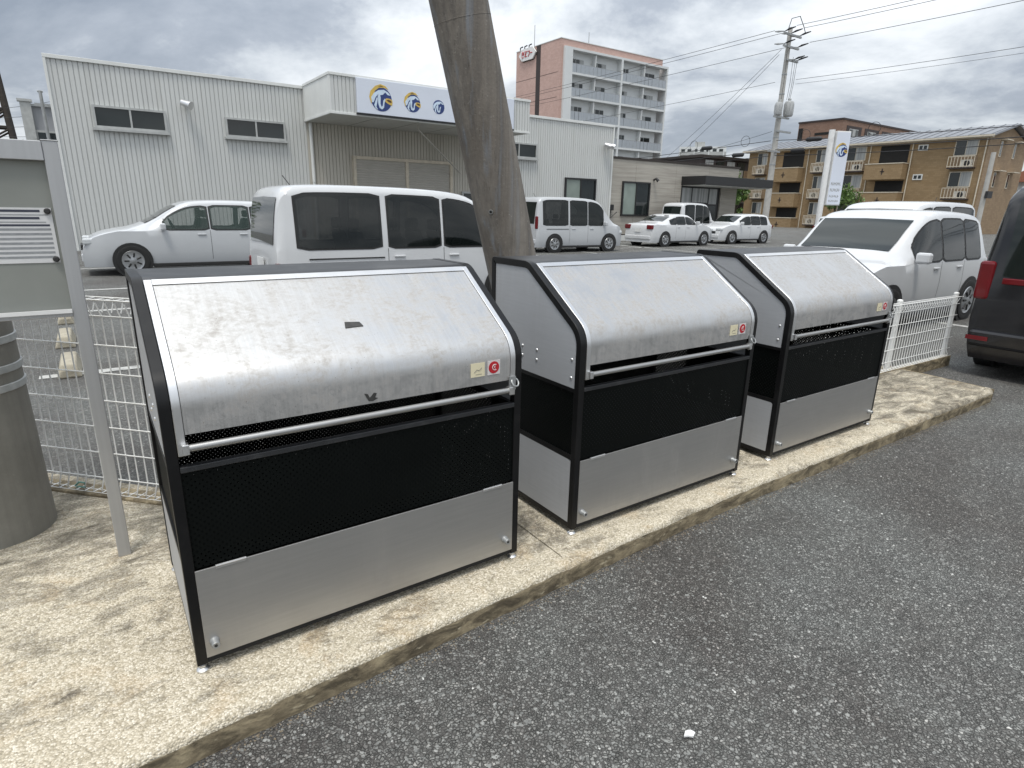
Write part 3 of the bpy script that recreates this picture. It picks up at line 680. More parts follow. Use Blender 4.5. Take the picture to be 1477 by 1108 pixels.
# ================================================================== CARS
def lerp(pts, x):
    if x <= pts[0][0]: return pts[0][1]
    for (a, b), (c, d) in zip(pts, pts[1:]):
        if x <= c: return b + (d - b) * (x - a) / (c - a) if c > a else d
    return pts[-1][1]
def smooth_poly(pts, it=2):
    for _ in range(it):
        q = [pts[0]]
        for a, b in zip(pts, pts[1:]): q += [(a[0] * .75 + b[0] * .25, a[1] * .75 + b[1] * .25), (a[0] * .25 + b[0] * .75, a[1] * .25 + b[1] * .75)]
        q.append(pts[-1]); pts = q
    return pts
def car(name, label, cat, loc, rz, Lc, Wc, Hc, style, paint, group='cars parked in the car park', lamp=(.80, 1.22), glass=None):
    glass = glass or M_CGLASS
    """local x runs from the tail (0) to the nose (Lc); z from the ground"""
    c = empty(name, loc, rz, label, cat, group); hw = Wc / 2
    if style == 'van':
        top = [(0, .50), (.015, .92), (.07, Hc * .82), (.13, Hc * .955), (.36, Hc * .995), (Lc * .35, Hc), (Lc * .60, Hc * .985), (Lc * .70, Hc * .93), (Lc * .86, 1.06), (Lc * .95, .95), (Lc - .04, .80), (Lc, .48)]
        belt = .90; bz = [(0, .86), (Lc * .85, .90)]; ws = (Lc * .705, Lc * .845); rwz = (.98, Hc * .90)
        wins = [(.28, Lc * .33), (Lc * .36, Lc * .545), (Lc * .565, Lc * .735)]
    elif style == 'sedan':
        top = [(0, .50), (.03, .82), (.12, .96), (Lc * .17, 1.0), (Lc * .30, Hc * .93), (Lc * .38, Hc), (Lc * .52, Hc), (Lc * .60, Hc * .95), (Lc * .745, .96), (Lc * .90, .84), (Lc - .06, .68), (Lc, .45)]
        belt = .90; ws = (Lc * .605, Lc * .735); rwz = None
        wins = [(Lc * .26, Lc * .345), (Lc * .355, Lc * .49), (Lc * .505, Lc * .655)]
    else:  # hatch / wagon
        top = [(0, .50), (.02, .86), (.10, 1.0), (.30, Hc * .90), (.50, Hc * .975), (Lc * .30, Hc), (Lc * .50, Hc * .995), (Lc * .59, Hc * .95), (Lc * .75, .98), (Lc * .92, .86), (Lc - .05, .68), (Lc, .45)]
        belt = .88; ws = (Lc * .60, Lc * .74); rwz = (1.0, Hc * .9)
        wins = [(.55, Lc * .27), (Lc * .285, Lc * .46), (Lc * .475, Lc * .665)]
    plan = [(0, .93 if style == 'van' else .86), (.12, .98 if style == 'van' else .95), (.4, 1.0), (Lc * .75, 1.0), (Lc * .92, .94), (Lc, .78)]
    tp = smooth_poly(top, 2)
    def half(x): return lerp(plan, x) * hw
    def topz(x): return lerp(tp, x)
    def sidew(x, z):
        b = min(belt, topz(x) - .03); h = half(x)
        if z <= b: return h * lerp([(.18, .93), (.34, .985), (.6, 1.0), (b, .985)], z)
        t = (z - b) / max(.02, topz(x) - .05 - b); return h * (.985 - (.10 if style == 'van' else .185) * min(1, t) ** 1.25)
    xs = sorted(set([round(p[0], 4) for p in tp] + [round(i * Lc / 44, 4) for i in range(45)] + [round(q, 4) for ab in wins for q in ab]))
    prof_t = [0, .12, .28, .5, .72, 1]
    m = MB(); ring = 0; rows = []
    for x in xs:
        tz = topz(x); b = min(belt, tz - .03); row = []
        for z in (.18, .30, .45, .62, .76): row.append((x, sidew(x, min(z, b)), min(z, b - .01)))
        row.append((x, sidew(x, b), b))
        zl, zh = belt + .035, max(belt + .036, tz - .125); gh_ = tz - .05 - b
        for t in (0, .33, .67, 1.0): z = min(max(zl + (zh - zl) * t, b + gh_ * (.02 + .2 * t)), b + gh_ * (.3 + .62 * t)) if gh_ > .3 else b + gh_ * (.1 + .75 * t); row.append((x, sidew(x, z), z))
        z = b + gh_ * .96; row.append((x, sidew(x, z), z))
        e_ = sidew(x, tz - .05)
        for t, dz in ((.95, .030), (.86, .014), (.6, .003), (.25, 0), (0, 0)): row.append((x, e_ * t, tz - dz))
        rows.append(row)
    n_ = len(rows[0])
    for r_ in rows: m.v += r_ + [(p[0], -p[1], p[2]) for p in r_[-2::-1]]
    k = 2 * n_ - 1
    for i in range(len(rows) - 1):
        xm_ = (rows[i][0][0] + rows[i + 1][0][0]) / 2; op_ = any(a < xm_ < b_ for a, b_ in wins)
        for j in range(k - 1):
            if op_ and (6 <= j <= 8 or 6 <= k - 2 - j <= 8): continue
            m.f.append((i * k + j, (i + 1) * k + j, (i + 1) * k + j + 1, i * k + j + 1))
        m.f.append((i * k, i * k + k - 1, (i + 1) * k + k - 1, (i + 1) * k))
    m.f += [tuple(range(k)), tuple((len(rows) - 1) * k + j for j in range(k))]; m.mi = [0] * len(m.f)
    body = m.build('body', paint, c, 32)
    # side windows with rounded glass, both sides
    for a, b_ in wins:
        for s in (1, -1):
            m = MB(); nx, nz = 8, 5; vs = []
            for i in range(nx + 1):
                x = a + (b_ - a) * i / nx; zt = topz(x) - .125; zb = belt + .035
                for j in range(nz + 1):
                    z = zb + max(.01, zt - zb) * j / nz
                    e0 = min(i, nx - i) / nx; rr_ = .03 if e0 == 0 else 0
                    if j == nz: z -= rr_
                    if j == 0: z += rr_
                    vs.append((x, s * (sidew(x, z) + .006), z))
            m.add(vs, [(i * (nz + 1) + j, (i + 1) * (nz + 1) + j, (i + 1) * (nz + 1) + j + 1, i * (nz + 1) + j + 1) for i in range(nx) for j in range(nz)])
            g = m.build('side_window', glass, c, 60)
            per = [q * (nz + 1) for q in range(nx + 1)] + [nx * (nz + 1) + q for q in range(1, nz + 1)] + [q * (nz + 1) + nz for q in range(nx - 1, -1, -1)] + [q for q in range(nz - 1, 0, -1)]
            cx_ = (a + b_) / 2; cz_ = sum(v_[2] for v_ in vs) / len(vs); hx_ = (b_ - a) / 2; hz_ = max(.05, (max(v_[2] for v_ in vs) - min(v_[2] for v_ in vs)) / 2)
            def mv(v_, e_): x_ = cx_ + (v_[0] - cx_) * (1 + e_ / hx_); z_ = v_[2] + e_ * max(-1, min(1, (v_[2] - cz_) / hz_ * 1.4)); return (x_, s * (sidew(min(max(x_, 0), Lc), z_) + .0035), z_)
            ou = [mv(vs[q], .024) for q in per]; inn_ = [mv(vs[q], -.022) for q in per]; np_ = len(per)
            m = MB(); m.add(ou + inn_, [(q, (q + 1) % np_, np_ + (q + 1) % np_, np_ + q) for q in range(np_)]); m.build('window_seal', M_TRIMB, g, 60)
    # cabin: floor, seats, headrests, dashboard, steering wheel
    cb = MB().box(.25, ws[1] - .05, -hw * .80, hw * .80, .30, .36).build('cabin_floor', M_CABIN, c)
    for xr in ((wins[0][1] + .05, wins[1][1] + .02, wins[2][0] + .30) if style == 'van' else (wins[1][0] + .10, wins[2][0] + .25)):
        for yc in (-.36 * Wc / 1.7, .36 * Wc / 1.7):
            m = MB(); m.box(xr - .06, xr + .45, yc - .24, yc + .24, .45, .62); m.add([(xr - .18, yc - .22, .60), (xr - .18, yc + .22, .60), (xr - .02, yc + .23, .58), (xr - .02, yc - .23, .58), (xr - .30, yc - .18, 1.13), (xr - .30, yc + .18, 1.13), (xr - .19, yc + .18, 1.12), (xr - .19, yc - .18, 1.12)], [(0, 1, 2, 3), (4, 5, 6, 7), (0, 1, 5, 4), (1, 2, 6, 5), (2, 3, 7, 6), (3, 0, 4, 7)])
            m.box(xr - .31, xr - .21, yc - .12, yc + .12, 1.145, 1.30); m.build('seat', M_SEAT, c, None, .03)
    m = MB(); m.box(wins[2][1] - .12, ws[1] - .08, -hw * .78, hw * .78, .70, .90); m.build('dashboard', M_CABIN, c, None, .04)
    m = MB(); xw = wins[2][1] - .28; m.tube([(xw + .07 * math.sin(q), -.36 + .18 * math.cos(q), .93 + .17 * math.sin(q)) for q in (2 * math.pi * n2 / 16 for n2 in range(17))], .014, 6); m.build('steering_wheel', M_CABIN, c, 60)
    # windscreen and rear window follow the body's top line
    def screen(nm, xa, xb, zl=None):
        m = MB(); P_ = []
        for i in range(9):
            if zl: z = zl[0] + (zl[1] - zl[0]) * i / 8; x = next((p[0] + (q[0] - p[0]) * (z - p[1]) / max(1e-6, q[1] - p[1]) for p, q in zip(tp, tp[1:]) if p[1] <= z <= q[1]), 0)
            else: x = xa + (xb - xa) * i / 8; z = topz(x)
            P_.append((x, z))
        q = offset(P_, .008) if not zl else offset(P_, .008)
        vs = []
        for (x, z), (x_, z_) in zip(P_, q):
            e_ = sidew(x, max(z - .05, .5)) * .88
            for j in range(9): y = -e_ + 2 * e_ * j / 8; vs.append((x_, y, z_ - .004 * abs(j - 4) / 4 * 3))
        m.add(vs, [(i * 9 + j, (i + 1) * 9 + j, (i + 1) * 9 + j + 1, i * 9 + j + 1) for i in range(8) for j in range(8)])
        m.build(nm, M_SGLASS, c, 60)
    screen('windscreen', *ws)
    if rwz: screen('rear_window', 0, 0, rwz)
    else: screen('rear_window', Lc * .19, Lc * .30)
    # lamps, bumpers, handles, mirrors, door gaps
    for s in (1, -1):
        x0 = .03; 
        if style == 'van': m = MB(); m.box(-.004, .075, s * half(.06) * .85 if s > 0 else s * half(.06) * 1.003, s * half(.06) * 1.003 if s > 0 else s * half(.06) * .85, *lamp)
        else: m = MB(); m.box(-.010, .16, min(s * half(.08) * .60, s * half(.08) * 1.0), max(s * half(.08) * .60, s * half(.08) * 1.0), .72, .90)
        m.build('tail_lamp', M_TAIL, c, None, .028)
        if paint is M_BCAR: MB().box(-.036, -.029, min(s * .62, s * .80), max(s * .62, s * .80), .36, .40).build('reflector', M_TAIL, c)
        m = MB(); y0, y1 = sorted((s * half(Lc - .1) * .55, s * half(Lc - .15) * 1.01)); m.box(Lc - .24, Lc - .03, y0, y1, .62, .74); m.build('head_lamp', M_HEAD, c, None, .03)
        m = MB(); xm = wins[-1][1] - .02; y0, y1 = sorted((s * (hw * .98), s * (hw + .16))); m.box(xm, xm + .10, y0, y1, belt + .02, belt + .16); m.build('mirror', paint if paint is not M_BCAR else M_TRIMB, c, None, .03)
        for a, b_ in wins[-2:]:
            m = MB(); y0, y1 = sorted((s * (sidew(a, .8) - .002), s * (sidew(a, .8) + .022))); m.box(a + .06, a + .22, y0, y1, .80, .825); m.build('door_handle', paint, c, None, .008)
            m = MB(); vs = []
            for z in (.30, .45, .62, .76, belt + .02): vs += [(a - .03, s * (sidew(a, z) + .0012), z), (a - .022, s * (sidew(a, z) + .0012), z)]
            m.add(vs, [(2 * i, 2 * i + 1, 2 * i + 3, 2 * i + 2) for i in range(4)]); m.build('door_gap', M_DARK, c)
        for xw in (Lc * .19, Lc * .81):
            w_ = empty('wheel', (xw, s * (hw - .09), .30)); w_.parent = c
            m = MB(); m.lathe([(.355, -s * .06), (.355, s * .0935)], (0, 0, 0), 'y', 28); m.build('wheel_arch', M_TRIMB, w_, 40)
            m = MB(); m.lathe([(.20, s * .098), (.26, s * .112), (.293, s * .104), (.30, s * .08), (.30, -s * .09)], (0, 0, 0), 'y', 28); m.build('tyre', M_TYRE, w_, 40)
            m = MB(); m.lathe([(.205, s * .095), (.195, s * .108), (.17, s * .100), (.06, s * .108), (.03, s * .116)], (0, 0, 0), 'y', 28); m.build('rim', M_RIM, w_, 30)
            m = MB()
            for q in range(7):
                t = 2 * math.pi * q / 7; m.tube([(.07 * math.cos(t), s * .107, .07 * math.sin(t)), (.155 * math.cos(t), s * .1035, .155 * math.sin(t))], .017, 5)
            m.build('rim_gap', M_TRIMB, w_, 40)
    for s in (1, -1):
        y0, y1 = sorted((s * hw * .90, s * (hw * .992))); MB().box(Lc * .27, Lc * .73, y0, y1, .165, .235).build('side_sill', M_TRIMB, c, None, .01)
    MB().box(Lc - .02, Lc + .012, -half(Lc) * .62, half(Lc) * .62, .50, .60).build('grille', M_TRIMB, c, None, .01)
    if style == 'van':
        for s in (1, -1):
            m = MB(); m.tube([(.40, s * (sidew(.4, .8) + .003), .80), (Lc * .34, s * (sidew(1.2, .8) + .003), .80)], .009, 6); m.build('slide_rail', M_TRIMB, c)
    m = MB(); m.tube([(.45, 0, topz(.45)), (.36, 0, topz(.45) + .12)], .006, 5); m.build('antenna', M_TRIMB, c)
    m = MB(); m.box(-.03, .08, -half(.05) * .95, half(.05) * .95, .30, .46); m.build('rear_bumper', paint, c, None, .03)
    m = MB(); m.box(Lc - .10, Lc + .025, -half(Lc - .1) * .9, half(Lc - .1) * .9, .28, .44); m.build('front_bumper', paint, c, None, .03)
    m = MB(); m.box(-.022, -.012, -.165, .165, .62 if style == 'van' else .60, .785 if style == 'van' else .765); m.build('number_plate', M_WHITE, c)
    if paint is M_BCAR: MB().box(-.008, .03, -hw * .72, hw * .72, .90, .955).build('tailgate_strip', M_TAIL, c, None, .008)
    return c
car('parked_minivan', 'white minivan with dark side windows parked behind the nearest bin', 'minivan', (1.82, 6.95, G), 0, 4.20, 1.66, 1.74, 'van', M_WCAR, lamp=(.50, .76))
car('parked_car', 'white station wagon facing left in front of the corrugated warehouse', 'car', (4.15, 13.6, G), R(180), 4.35, 1.70, 1.52, 'hatch', M_SCAR, glass=M_GGLASS)
car('parked_minivan', 'pale minivan parked right of the leaning pole by the warehouse', 'minivan', (12.6, 15.9, G), R(-3), 3.95, 1.66, 1.88, 'van', M_SCAR)
car('parked_car', 'white sedan parked before the grey office window', 'car', (19.4, 17.0, G), R(2), 4.30, 1.68, 1.36, 'sedan', M_WCAR)
car('parked_car', 'white hatchback parked before the office entrance', 'car', (28.7, 17.4, G), R(178), 3.9, 1.66, 1.42, 'hatch', M_WCAR)
car('parked_car', 'silver hatchback parked at the foot of the tall pole sign', 'car', (31.2, 15.2, G), R(4), 3.9, 1.66, 1.42, 'hatch', M_SCAR)
car('parked_minivan', 'small white van standing by the office wall left of the entrance', 'minivan', (24.0, 19.3, G), 0, 2.9, 1.45, 1.90, 'van', M_WCAR)
car('parked_car', 'white station wagon parked behind the mesh fence right of the farthest bin', 'car', (11.40, 2.62, G), R(180), 3.95, 1.72, 1.58, 'hatch', M_WCAR)
car('parked_minivan', 'tall white van partly hidden behind the white station wagon', 'minivan', (16.4, 4.55, G), R(180), 4.2, 1.66, 1.80, 'van', M_WCAR)
car('parked_minivan', 'black minivan with red tail lamps at the right edge', 'minivan', (6.86, -.36, G), 0, 4.3, 1.74, 1.84, 'van', M_BCAR, lamp=(.74, 1.10))

# ================================================================== WAREHOUSE
WY = 20.5
wh = empty('warehouse', (0, WY, G), 0, 'cream corrugated metal warehouse with a projecting signboard canopy', 'warehouse')
wh.location = (0, 0, 0)
def corrug(m, x0, x1, y, z0, z1, pitch=.123, depth=.024, axis='x'):
    """ribbed sheet facing -Y (axis x) or -X (axis y)"""
    P_ = []; x = x0
    while x < x1 - 1e-6:
        for dx, dd in ((0, 0), (pitch * .80, 0), (pitch * .84, depth), (pitch * .96, depth)):
            if x + dx < x1: P_.append((x + dx, y + dd))
        x += pitch
    P_.append((x1, y))
    vs = []
    for a, b in P_:
        p = (a, b) if axis == 'x' else (b, a); vs += [(p[0], p[1], z0), (p[0], p[1], z1)]
    m.add(vs, [(2 * i, 2 * i + 2, 2 * i + 3, 2 * i + 1) for i in range(len(P_) - 1)])
WX0, WX1, WZ = -.36, 20.95, 5.16
for a, b, mt, z1 in ((WX0 + .04, 6.64, M_WALL, WZ - .10), (6.645, 14.10, M_WALLSHADE, 4.06), (14.105, WX1 - .04, M_WALL, WZ - .10)):
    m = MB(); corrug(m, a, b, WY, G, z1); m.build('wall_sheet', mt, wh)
m = MB(); m.box(WX0 + .02, WX1 - .02, WY + .07, WY + 14, G, WZ - .12); m.build('wall_core', M_WALL, wh)
m = MB(); m.box(WX0 - .02, WX1 + .02, WY - .05, WY + .06, WZ - .10, WZ); m.box(WX0 - .02, WX0 + .05, WY - .045, WY + .05, G, WZ - .101); m.box(WX1 - .05, WX1 + .02, WY - .045, WY + .05, G, WZ - .101); m.build('wall_trim', M_WALLW, wh, None, .006)
m = MB(); m.box(WX0, WX1, WY + .06, WY + 14.1, WZ - .12, WZ - .06); m.build('roof', M_ROOF, wh)
def win(parent, x0, x1, z0, z1, y, panes, frame, glass, fw_=.07, sill=False, dep=.09):
    m = MB(); m.box(x0, x1, y - dep, y, z1 - fw_, z1); m.box(x0, x1, y - dep, y, z0, z0 + fw_); m.box(x0, x0 + fw_, y - dep, y, z0 + fw_, z1 - fw_); m.box(x1 - fw_, x1, y - dep, y, z0 + fw_, z1 - fw_)
    step = (x1 - x0) / panes
    for i in range(1, panes): m.box(x0 + step * i - fw_ * .4, x0 + step * i + fw_ * .4, y - dep * .9, y, z0 + fw_, z1 - fw_)
    f = m.build('window', frame, parent)
    for i in range(panes):
        a = x0 + step * i + (fw_ if i == 0 else fw_ * .4); b = x0 + step * (i + 1) - (fw_ if i == panes - 1 else fw_ * .4)
        m = MB(); m.box(a, b, y - dep * .45, y - dep * .2, z0 + fw_, z1 - fw_); m.build('pane', glass[i % len(glass)] if isinstance(glass, list) else glass, f)
    if sill: m = MB(); m.box(x0 - .05, x1 + .05, y - dep - .05, y, z0 - .07, z0 - .001); m.build('sill', frame, f)
    return f
win(wh, .57, 2.42, 3.36, 3.97, WY, 2, M_WFRAME, M_GLASS, .06, True); win(wh, 4.07, 5.92, 3.38, 3.96, WY, 2, M_WFRAME, M_GLASS, .06, True)
win(wh, 14.55, 16.45, 3.42, 4.02, WY, 2, M_WFRAME, M_GLASS, .06, True); win(wh, 18.1, 19.97, 1.05, 2.74, WY, 2, M_BFRAME, [M_FROST, M_GLASS], .07); win(wh, 12.72, 13.65, 1.0, 1.97, WY, 1, M_WFRAME, M_GLASS, .07)
def spot(x, z):
    m = MB(); m.lathe([(.03, 0), (.03, -.10)], (x, WY - .02, z), 'y', 12); l = m.build('flood_lamp', M_STEEL, wh, 40)
    m = MB(); m.tube([(x - .12, WY - .16, z + .05), (x + .10, WY - .34, z - .05)], [.085, .13], 16); m.build('lamp_can', M_BRIGHT, l, 40)
spot(3.0, 4.2); spot(20.4, 4.22); spot(20.62, 4.22)
m = MB(); m.tube([(6.76, WY - .09, G), (6.76, WY - .09, 2.1)], .05, 12); m.tube([(6.76, WY - .09, 2.1), (6.76, WY - .09, 4.02)], .058, 12); dp = m.build('downpipe', M_WALLW, wh, 40)
# canopy block
CX0, CX1, CY, CZ0, CZ1 = 6.60, 14.10, 17.8, 4.04, 5.18
cn = MB().box(CX0 + .05, CX1 - .02, CY + .06, WY - .02, CZ0 + .03, CZ1 - .06).build('canopy', M_SOFF, wh)
m = MB(); corrug(m, CX0 + .04, CX1, CY, CZ0 + .07, CZ1 - .06); m.build('canopy_front', M_WALL, cn)
m = MB(); corrug(m, CY + .04, WY - .03, CX0, CZ0 + .07, CZ1 - .06, .10, .010, 'y'); m.build('canopy_side', M_WALLW, cn)
m = MB(); m.box(CX0 - .02, CX1 + .02, CY - .03, CY + .10, CZ1 - .06, CZ1 + .02); m.box(CX0 - .02, CX0 + .10, CY + .1, WY - .05, CZ1 - .06, CZ1 + .02); m.box(CX0 - .02, CX1 + .02, CY - .03, CY + .04, CZ0, CZ0 + .07); m.box(CX0 - .02, CX0 + .04, CY + .041, WY - .03, CZ0, CZ0 + .07); m.box(CX0 - .012, CX0 + .04, CY - .012, CY + .04, CZ0 + .071, CZ1 - .061); m.build('canopy_trim', M_WALLW, cn, None, .006)
m = MB(); m.box(CX0 + .05, CX1, CY + .05, WY - .03, CZ0 + .005, CZ0 + .025); sf = m.build('soffit', M_SOFF, cn)
for i in range(1, 5): MB().box(CX0 + 1.5 * i, CX0 + 1.5 * i + .012, CY + .06, WY - .04, CZ0 + .001, CZ0 + .0049).build('soffit_joint', M_DKBR, sf)
m = MB(); m.tube([(9.82, 18.4, 4.05), (9.82, 18.4, 3.89), (12.5, 20.2, 2.66)], .028, 8); m.build('stay_rod', M_SHUT, cn, 40)
# shutters
for a, b in ((8.30, 10.24), (10.36, 12.14)):
    m = MB(); z = G + .02; vs = []; P_ = []
    while z < 2.93: P_ += [(z, -.10), (z + .055, -.112), (z + .07, -.10)]; z += .085
    for zz, dy in P_: vs += [(a, WY + dy, zz), (b, WY + dy, zz)]
    m.add(vs, [(2 * i, 2 * i + 1, 2 * i + 3, 2 * i + 2) for i in range(len(P_) - 1)]); m.build('roller_shutter', M_SHUT, wh)
m = MB(); m.box(8.20, 8.30, WY - .16, WY, G, 3.06); m.box(12.14, 12.26, WY - .16, WY, G, 3.06); m.box(10.24, 10.36, WY - .15, WY, G, 2.95); m.box(8.301, 12.139, WY - .17, WY, 2.95, 3.06); m.build('shutter_frame', M_TRIMC, wh, None, .01)

# signboard with four shrinking round emblems
sb = empty('signboard', (7.42, CY - .05, 4.13), 0, 'pale signboard with a row of shrinking round blue emblems on the canopy', 'signboard')
MB().box(0, 5.9, -.06, .03, 0, 1.0).build('panel', M_SIGN, sb, None, .01)
MB().box(-.015, 5.915, -.05, .035, -.05, -.003).build('panel_edge', M_BFRAME, sb)
def emblem(parent, cx, cz, r, full, y0=-.0605, e=.004):
    """round blue emblem with pale sweeps; the two large ones also carry a yellow crest and a yellow almond"""
    def flat(nm, pts, mt, k, par): 
        m = MB(); m.prism([(cx + r * a, cz + r * b) for a, b in pts], 'y', y0 - e * (k + 1), y0 - e * k - .0003); return m.build(nm, mt, par)
    disc = [(math.cos(t), math.sin(t)) for t in (2 * math.pi * k / 40 for k in range(40))]
    if full:
        y = [(-.98, -.45), (-1.16, .1), (-1.02, .62), (-.55, 1.06), (-.05, 1.26), (.42, 1.14), (.70, .86), (.35, .98), (-.2, .95), (-.6, .66), (-.82, .1)]
        c0 = flat('emblem', disc, M_BLUE, 0, parent); flat('emblem_crest', y, M_YEL, 1, c0); flat('emblem_crest', [(-.3, 1.06), (-.05, 1.14), (.25, 1.06), (.0, 1.05)], M_BRN, 2, c0)
        flat('emblem_almond', [(.28, -.02), (.45, .14), (.8, .14), (1.04, .02), (1.06, -.22), (.98, -.44), (.62, -.30), (.38, -.18)], M_YEL, 1, c0)
        flat('emblem_almond', [(.46, -.02), (.66, .06), (.94, -.02), (.96, -.20), (.70, -.16)], M_BRN, 2, c0)
    else: c0 = flat('emblem', disc, M_BLUE, 0, parent)
    flat('emblem_sweep', [(-.98, .10), (-.72, .46), (-.28, .74), (.25, .82), (.62, .66), (.88, .40), (.60, .42), (.38, .62), (.14, .40), (-.14, .34), (-.36, .36), (-.58, .10), (-.76, -.30), (-.92, -.32)], M_LBLUE, 1.4, c0)
    flat('emblem_sweep', [(-.36, .32), (-.12, .36), (-.08, .1), (-.12, -.35), (-.02, -.62), (.10, -.50), (.16, -.10), (.30, .10), (.38, .02), (.26, -.30), (.22, -.66), (.02, -.84), (-.22, -.72), (-.32, -.40), (-.34, .0)], M_LBLUE, 1.7, c0)
    flat('emblem_sweep', [(-.44, .16), (-.36, .05), (-.44, -.35), (-.52, -.64), (-.36, -.90), (-.60, -.78), (-.72, -.52), (-.60, -.2)], M_LBLUE, 1.9, c0)
for cx, r, full in ((.80, .35, 1), (1.88, .27, 1), (2.83, .215, 0), (3.66, .185, 0), (4.40, .16, 0)): emblem(sb, cx, .45 if full else .43, r, full)

# ================================================================== GREY OFFICE
OY = 20.62
of = empty('office_building', (0, 0, 0), 0, 'low grey office building with a black entrance canopy beside the warehouse', 'office building')
m = MB(); m.box(21.0, 30.9, OY + .02, OY + 9, G, 3.74); m.build('wall_core', M_OFF, of)
joints = [21.0, 22.72, 25.66, 28.3, 30.9]
for a, b in zip(joints, joints[1:]): MB().box(a + .006, b - .006, OY, OY + .019, .22, 3.72).build('wall_panel', M_OFF, of)
MB().box(20.98, 30.94, OY - .04, OY + 9.05, 3.74, 3.83).build('roof_edge', M_DKBR, of)
MB().box(20.99, 30.92, OY - .03, OY + .03, G, .17).build('plinth', M_WALLW, of); MB().box(20.99, 30.92, OY - .02, OY + .03, .171, .215).build('base_flashing', M_DKBR, of)
win(of, 21.82, 23.74, 1.10, 2.73, OY, 2, M_BFRAME, [M_FROST, M_GLASS], .075)
cp = MB().box(26.1, 31.9, 19.05, OY - .01, 2.70, 3.13).build('entrance_canopy', M_BFRAME, of, None, .01); MB().box(26.2, 31.8, 19.15, OY - .05, 2.66, 2.699).build('canopy_soffit', M_SOFF, cp)
dr = MB().box(26.15, 29.6, OY - .02, OY - .002, G, 2.66).build('entrance', M_BFRAME, of)
for x0, x1, z0, z1, g in ((26.22, 26.95, 1.78, 2.58, M_CURT), (27.05, 28.35, 1.85, 2.58, M_CURT), (28.45, 29.1, 1.78, 2.58, M_CURT), (26.22, 26.95, .1, 1.68, M_GLASS), (27.12, 27.72, .1, 1.66, M_FROST), (27.84, 28.36, .1, 1.66, M_CURT), (28.45, 29.1, .1, 1.68, M_GLASS)):
    MB().box(x0, x1, OY - .035, OY - .021, z0, z1).build('pane', g, dr)
MB().box(29.35, 29.72, OY - .10, OY - .0205, G, 2.66).build('pilaster', M_OFF, of)
m = MB(); m.tube([(24.0, OY - .02, 2.86), (24.02, OY - .16, 2.93), (24.1, OY - .24, 2.80)], [.05, .06, .09], 10); m.build('wall_lamp', M_BFRAME, of, 40)
m = MB(); m.box(21.04, 21.22, OY - .16, OY, 1.35, 1.62); m.tube([(21.13, OY - .05, 1.4), (21.13, OY - .06, 1.0), (21.4, OY - .2, 1.28)], .02, 6); m.build('intercom_box', M_BFRAME, of)

# ================================================================== PINK APARTMENT TOWER
PY = 70.0
pk = empty('apartment_tower', (0, 0, 0), 0, 'tall pink tiled apartment tower with white framed grey balconies', 'apartment building')
PX0, PX1 = 57.2, 77.4
m = MB(); m.box(PX0, PX1, PY + .9, PY + 11, G, 23.70); m.build('wall', M_PINK, pk)
m = MB(); m.box(PX0 + .01, PX1 - .01, PY + .35, PY + .899, 22.7, 23.71); m.box(PX0 + .001, PX0 + .9, PY + .36, PY + .898, G, 22.699); m.build('parapet', M_PINK, pk)
MB().box(PX0 - .05, PX1 + .05, PY + .3, PY + 11.05, 23.711, 23.80).build('roof_edge', M_WALLW, pk)
MB().box(PX0 - .03, PX0 - .001, PY + 4.95, PY + 5.95, G, 23.69).build('dark_stripe', M_PDK, pk)
for z in (19.6, 16.4, 13.4): MB().box(PX0 - .012, PX0 - .0005, PY + .9, PY + 10.99, z, z + .05).build('joint', M_PDK, pk)
m = MB(); m.tube([(59, PY + 9, 23.8), (59, PY + 9, 27.3)], .05, 6); m.tube([(67, PY + 6, 23.8), (67, PY + 6, 27)], .05, 6); m.build('lightning_rod', M_STEEL, pk)
for i in range(3):
    m = MB(); m.tube([(57.6, PY + 10.6 - i * 1.1, 23.8), (57.6, PY + 10.6 - i * 1.1, 24.3), (57.6, PY + 10.0 - i * 1.1, 24.35)], .09, 6); m.build('roof_lamp', M_TRIMB, pk)
# hexagonal sign on the side wall
hs = empty('hexagon_sign', (PX0 - .05, PY + 7.9, 22.95), 0, 'white hexagonal sign with red lettering high on the pink side wall', 'sign')
hexa = [(2.1, 0), (1.3, .80), (-1.3, .80), (-2.1, 0), (-1.3, -.80), (1.3, -.80)]
MB().prism(hexa, 'x', -.25, -.02).build('panel', M_WHITE, hs); MB().prism([(y * 1.03, z * 1.05 - .05) for y, z in hexa], 'x', -.018, .04).build('panel_edge', M_PDK, hs)
def glyph(y0, strokes):          # y runs to the left as seen by the viewer, so letters step in -y
    m = MB()
    for (a, b), (c, d) in strokes: m.tube([(-.28, y0 - a * .62, b * .8 - .40), (-.28, y0 - c * .62, d * .8 - .40)], .055, 6)
    m.build('letter', M_RED, hs)
glyph(1.35, [((0, .8), (1, .9)), ((0, .55), (1, .65)), ((.35, 1.05), (.75, .4)), ((.1, .3), (.3, .05)), ((.3, .05), (.85, .1))])
glyph(.62, [((.1, .95), (.85, .95)), ((.85, .95), (.5, .5)), ((.5, .5), (.1, .15)), ((.1, .15), (.95, .15)), ((.3, .7), (.3, .3))])
glyph(-.12, [((0, .9), (.9, .9)), ((.9, .9), (.75, .4)), ((.75, .4), (.25, .05))])
glyph(-.80, [((0, .55), (.8, .55))])
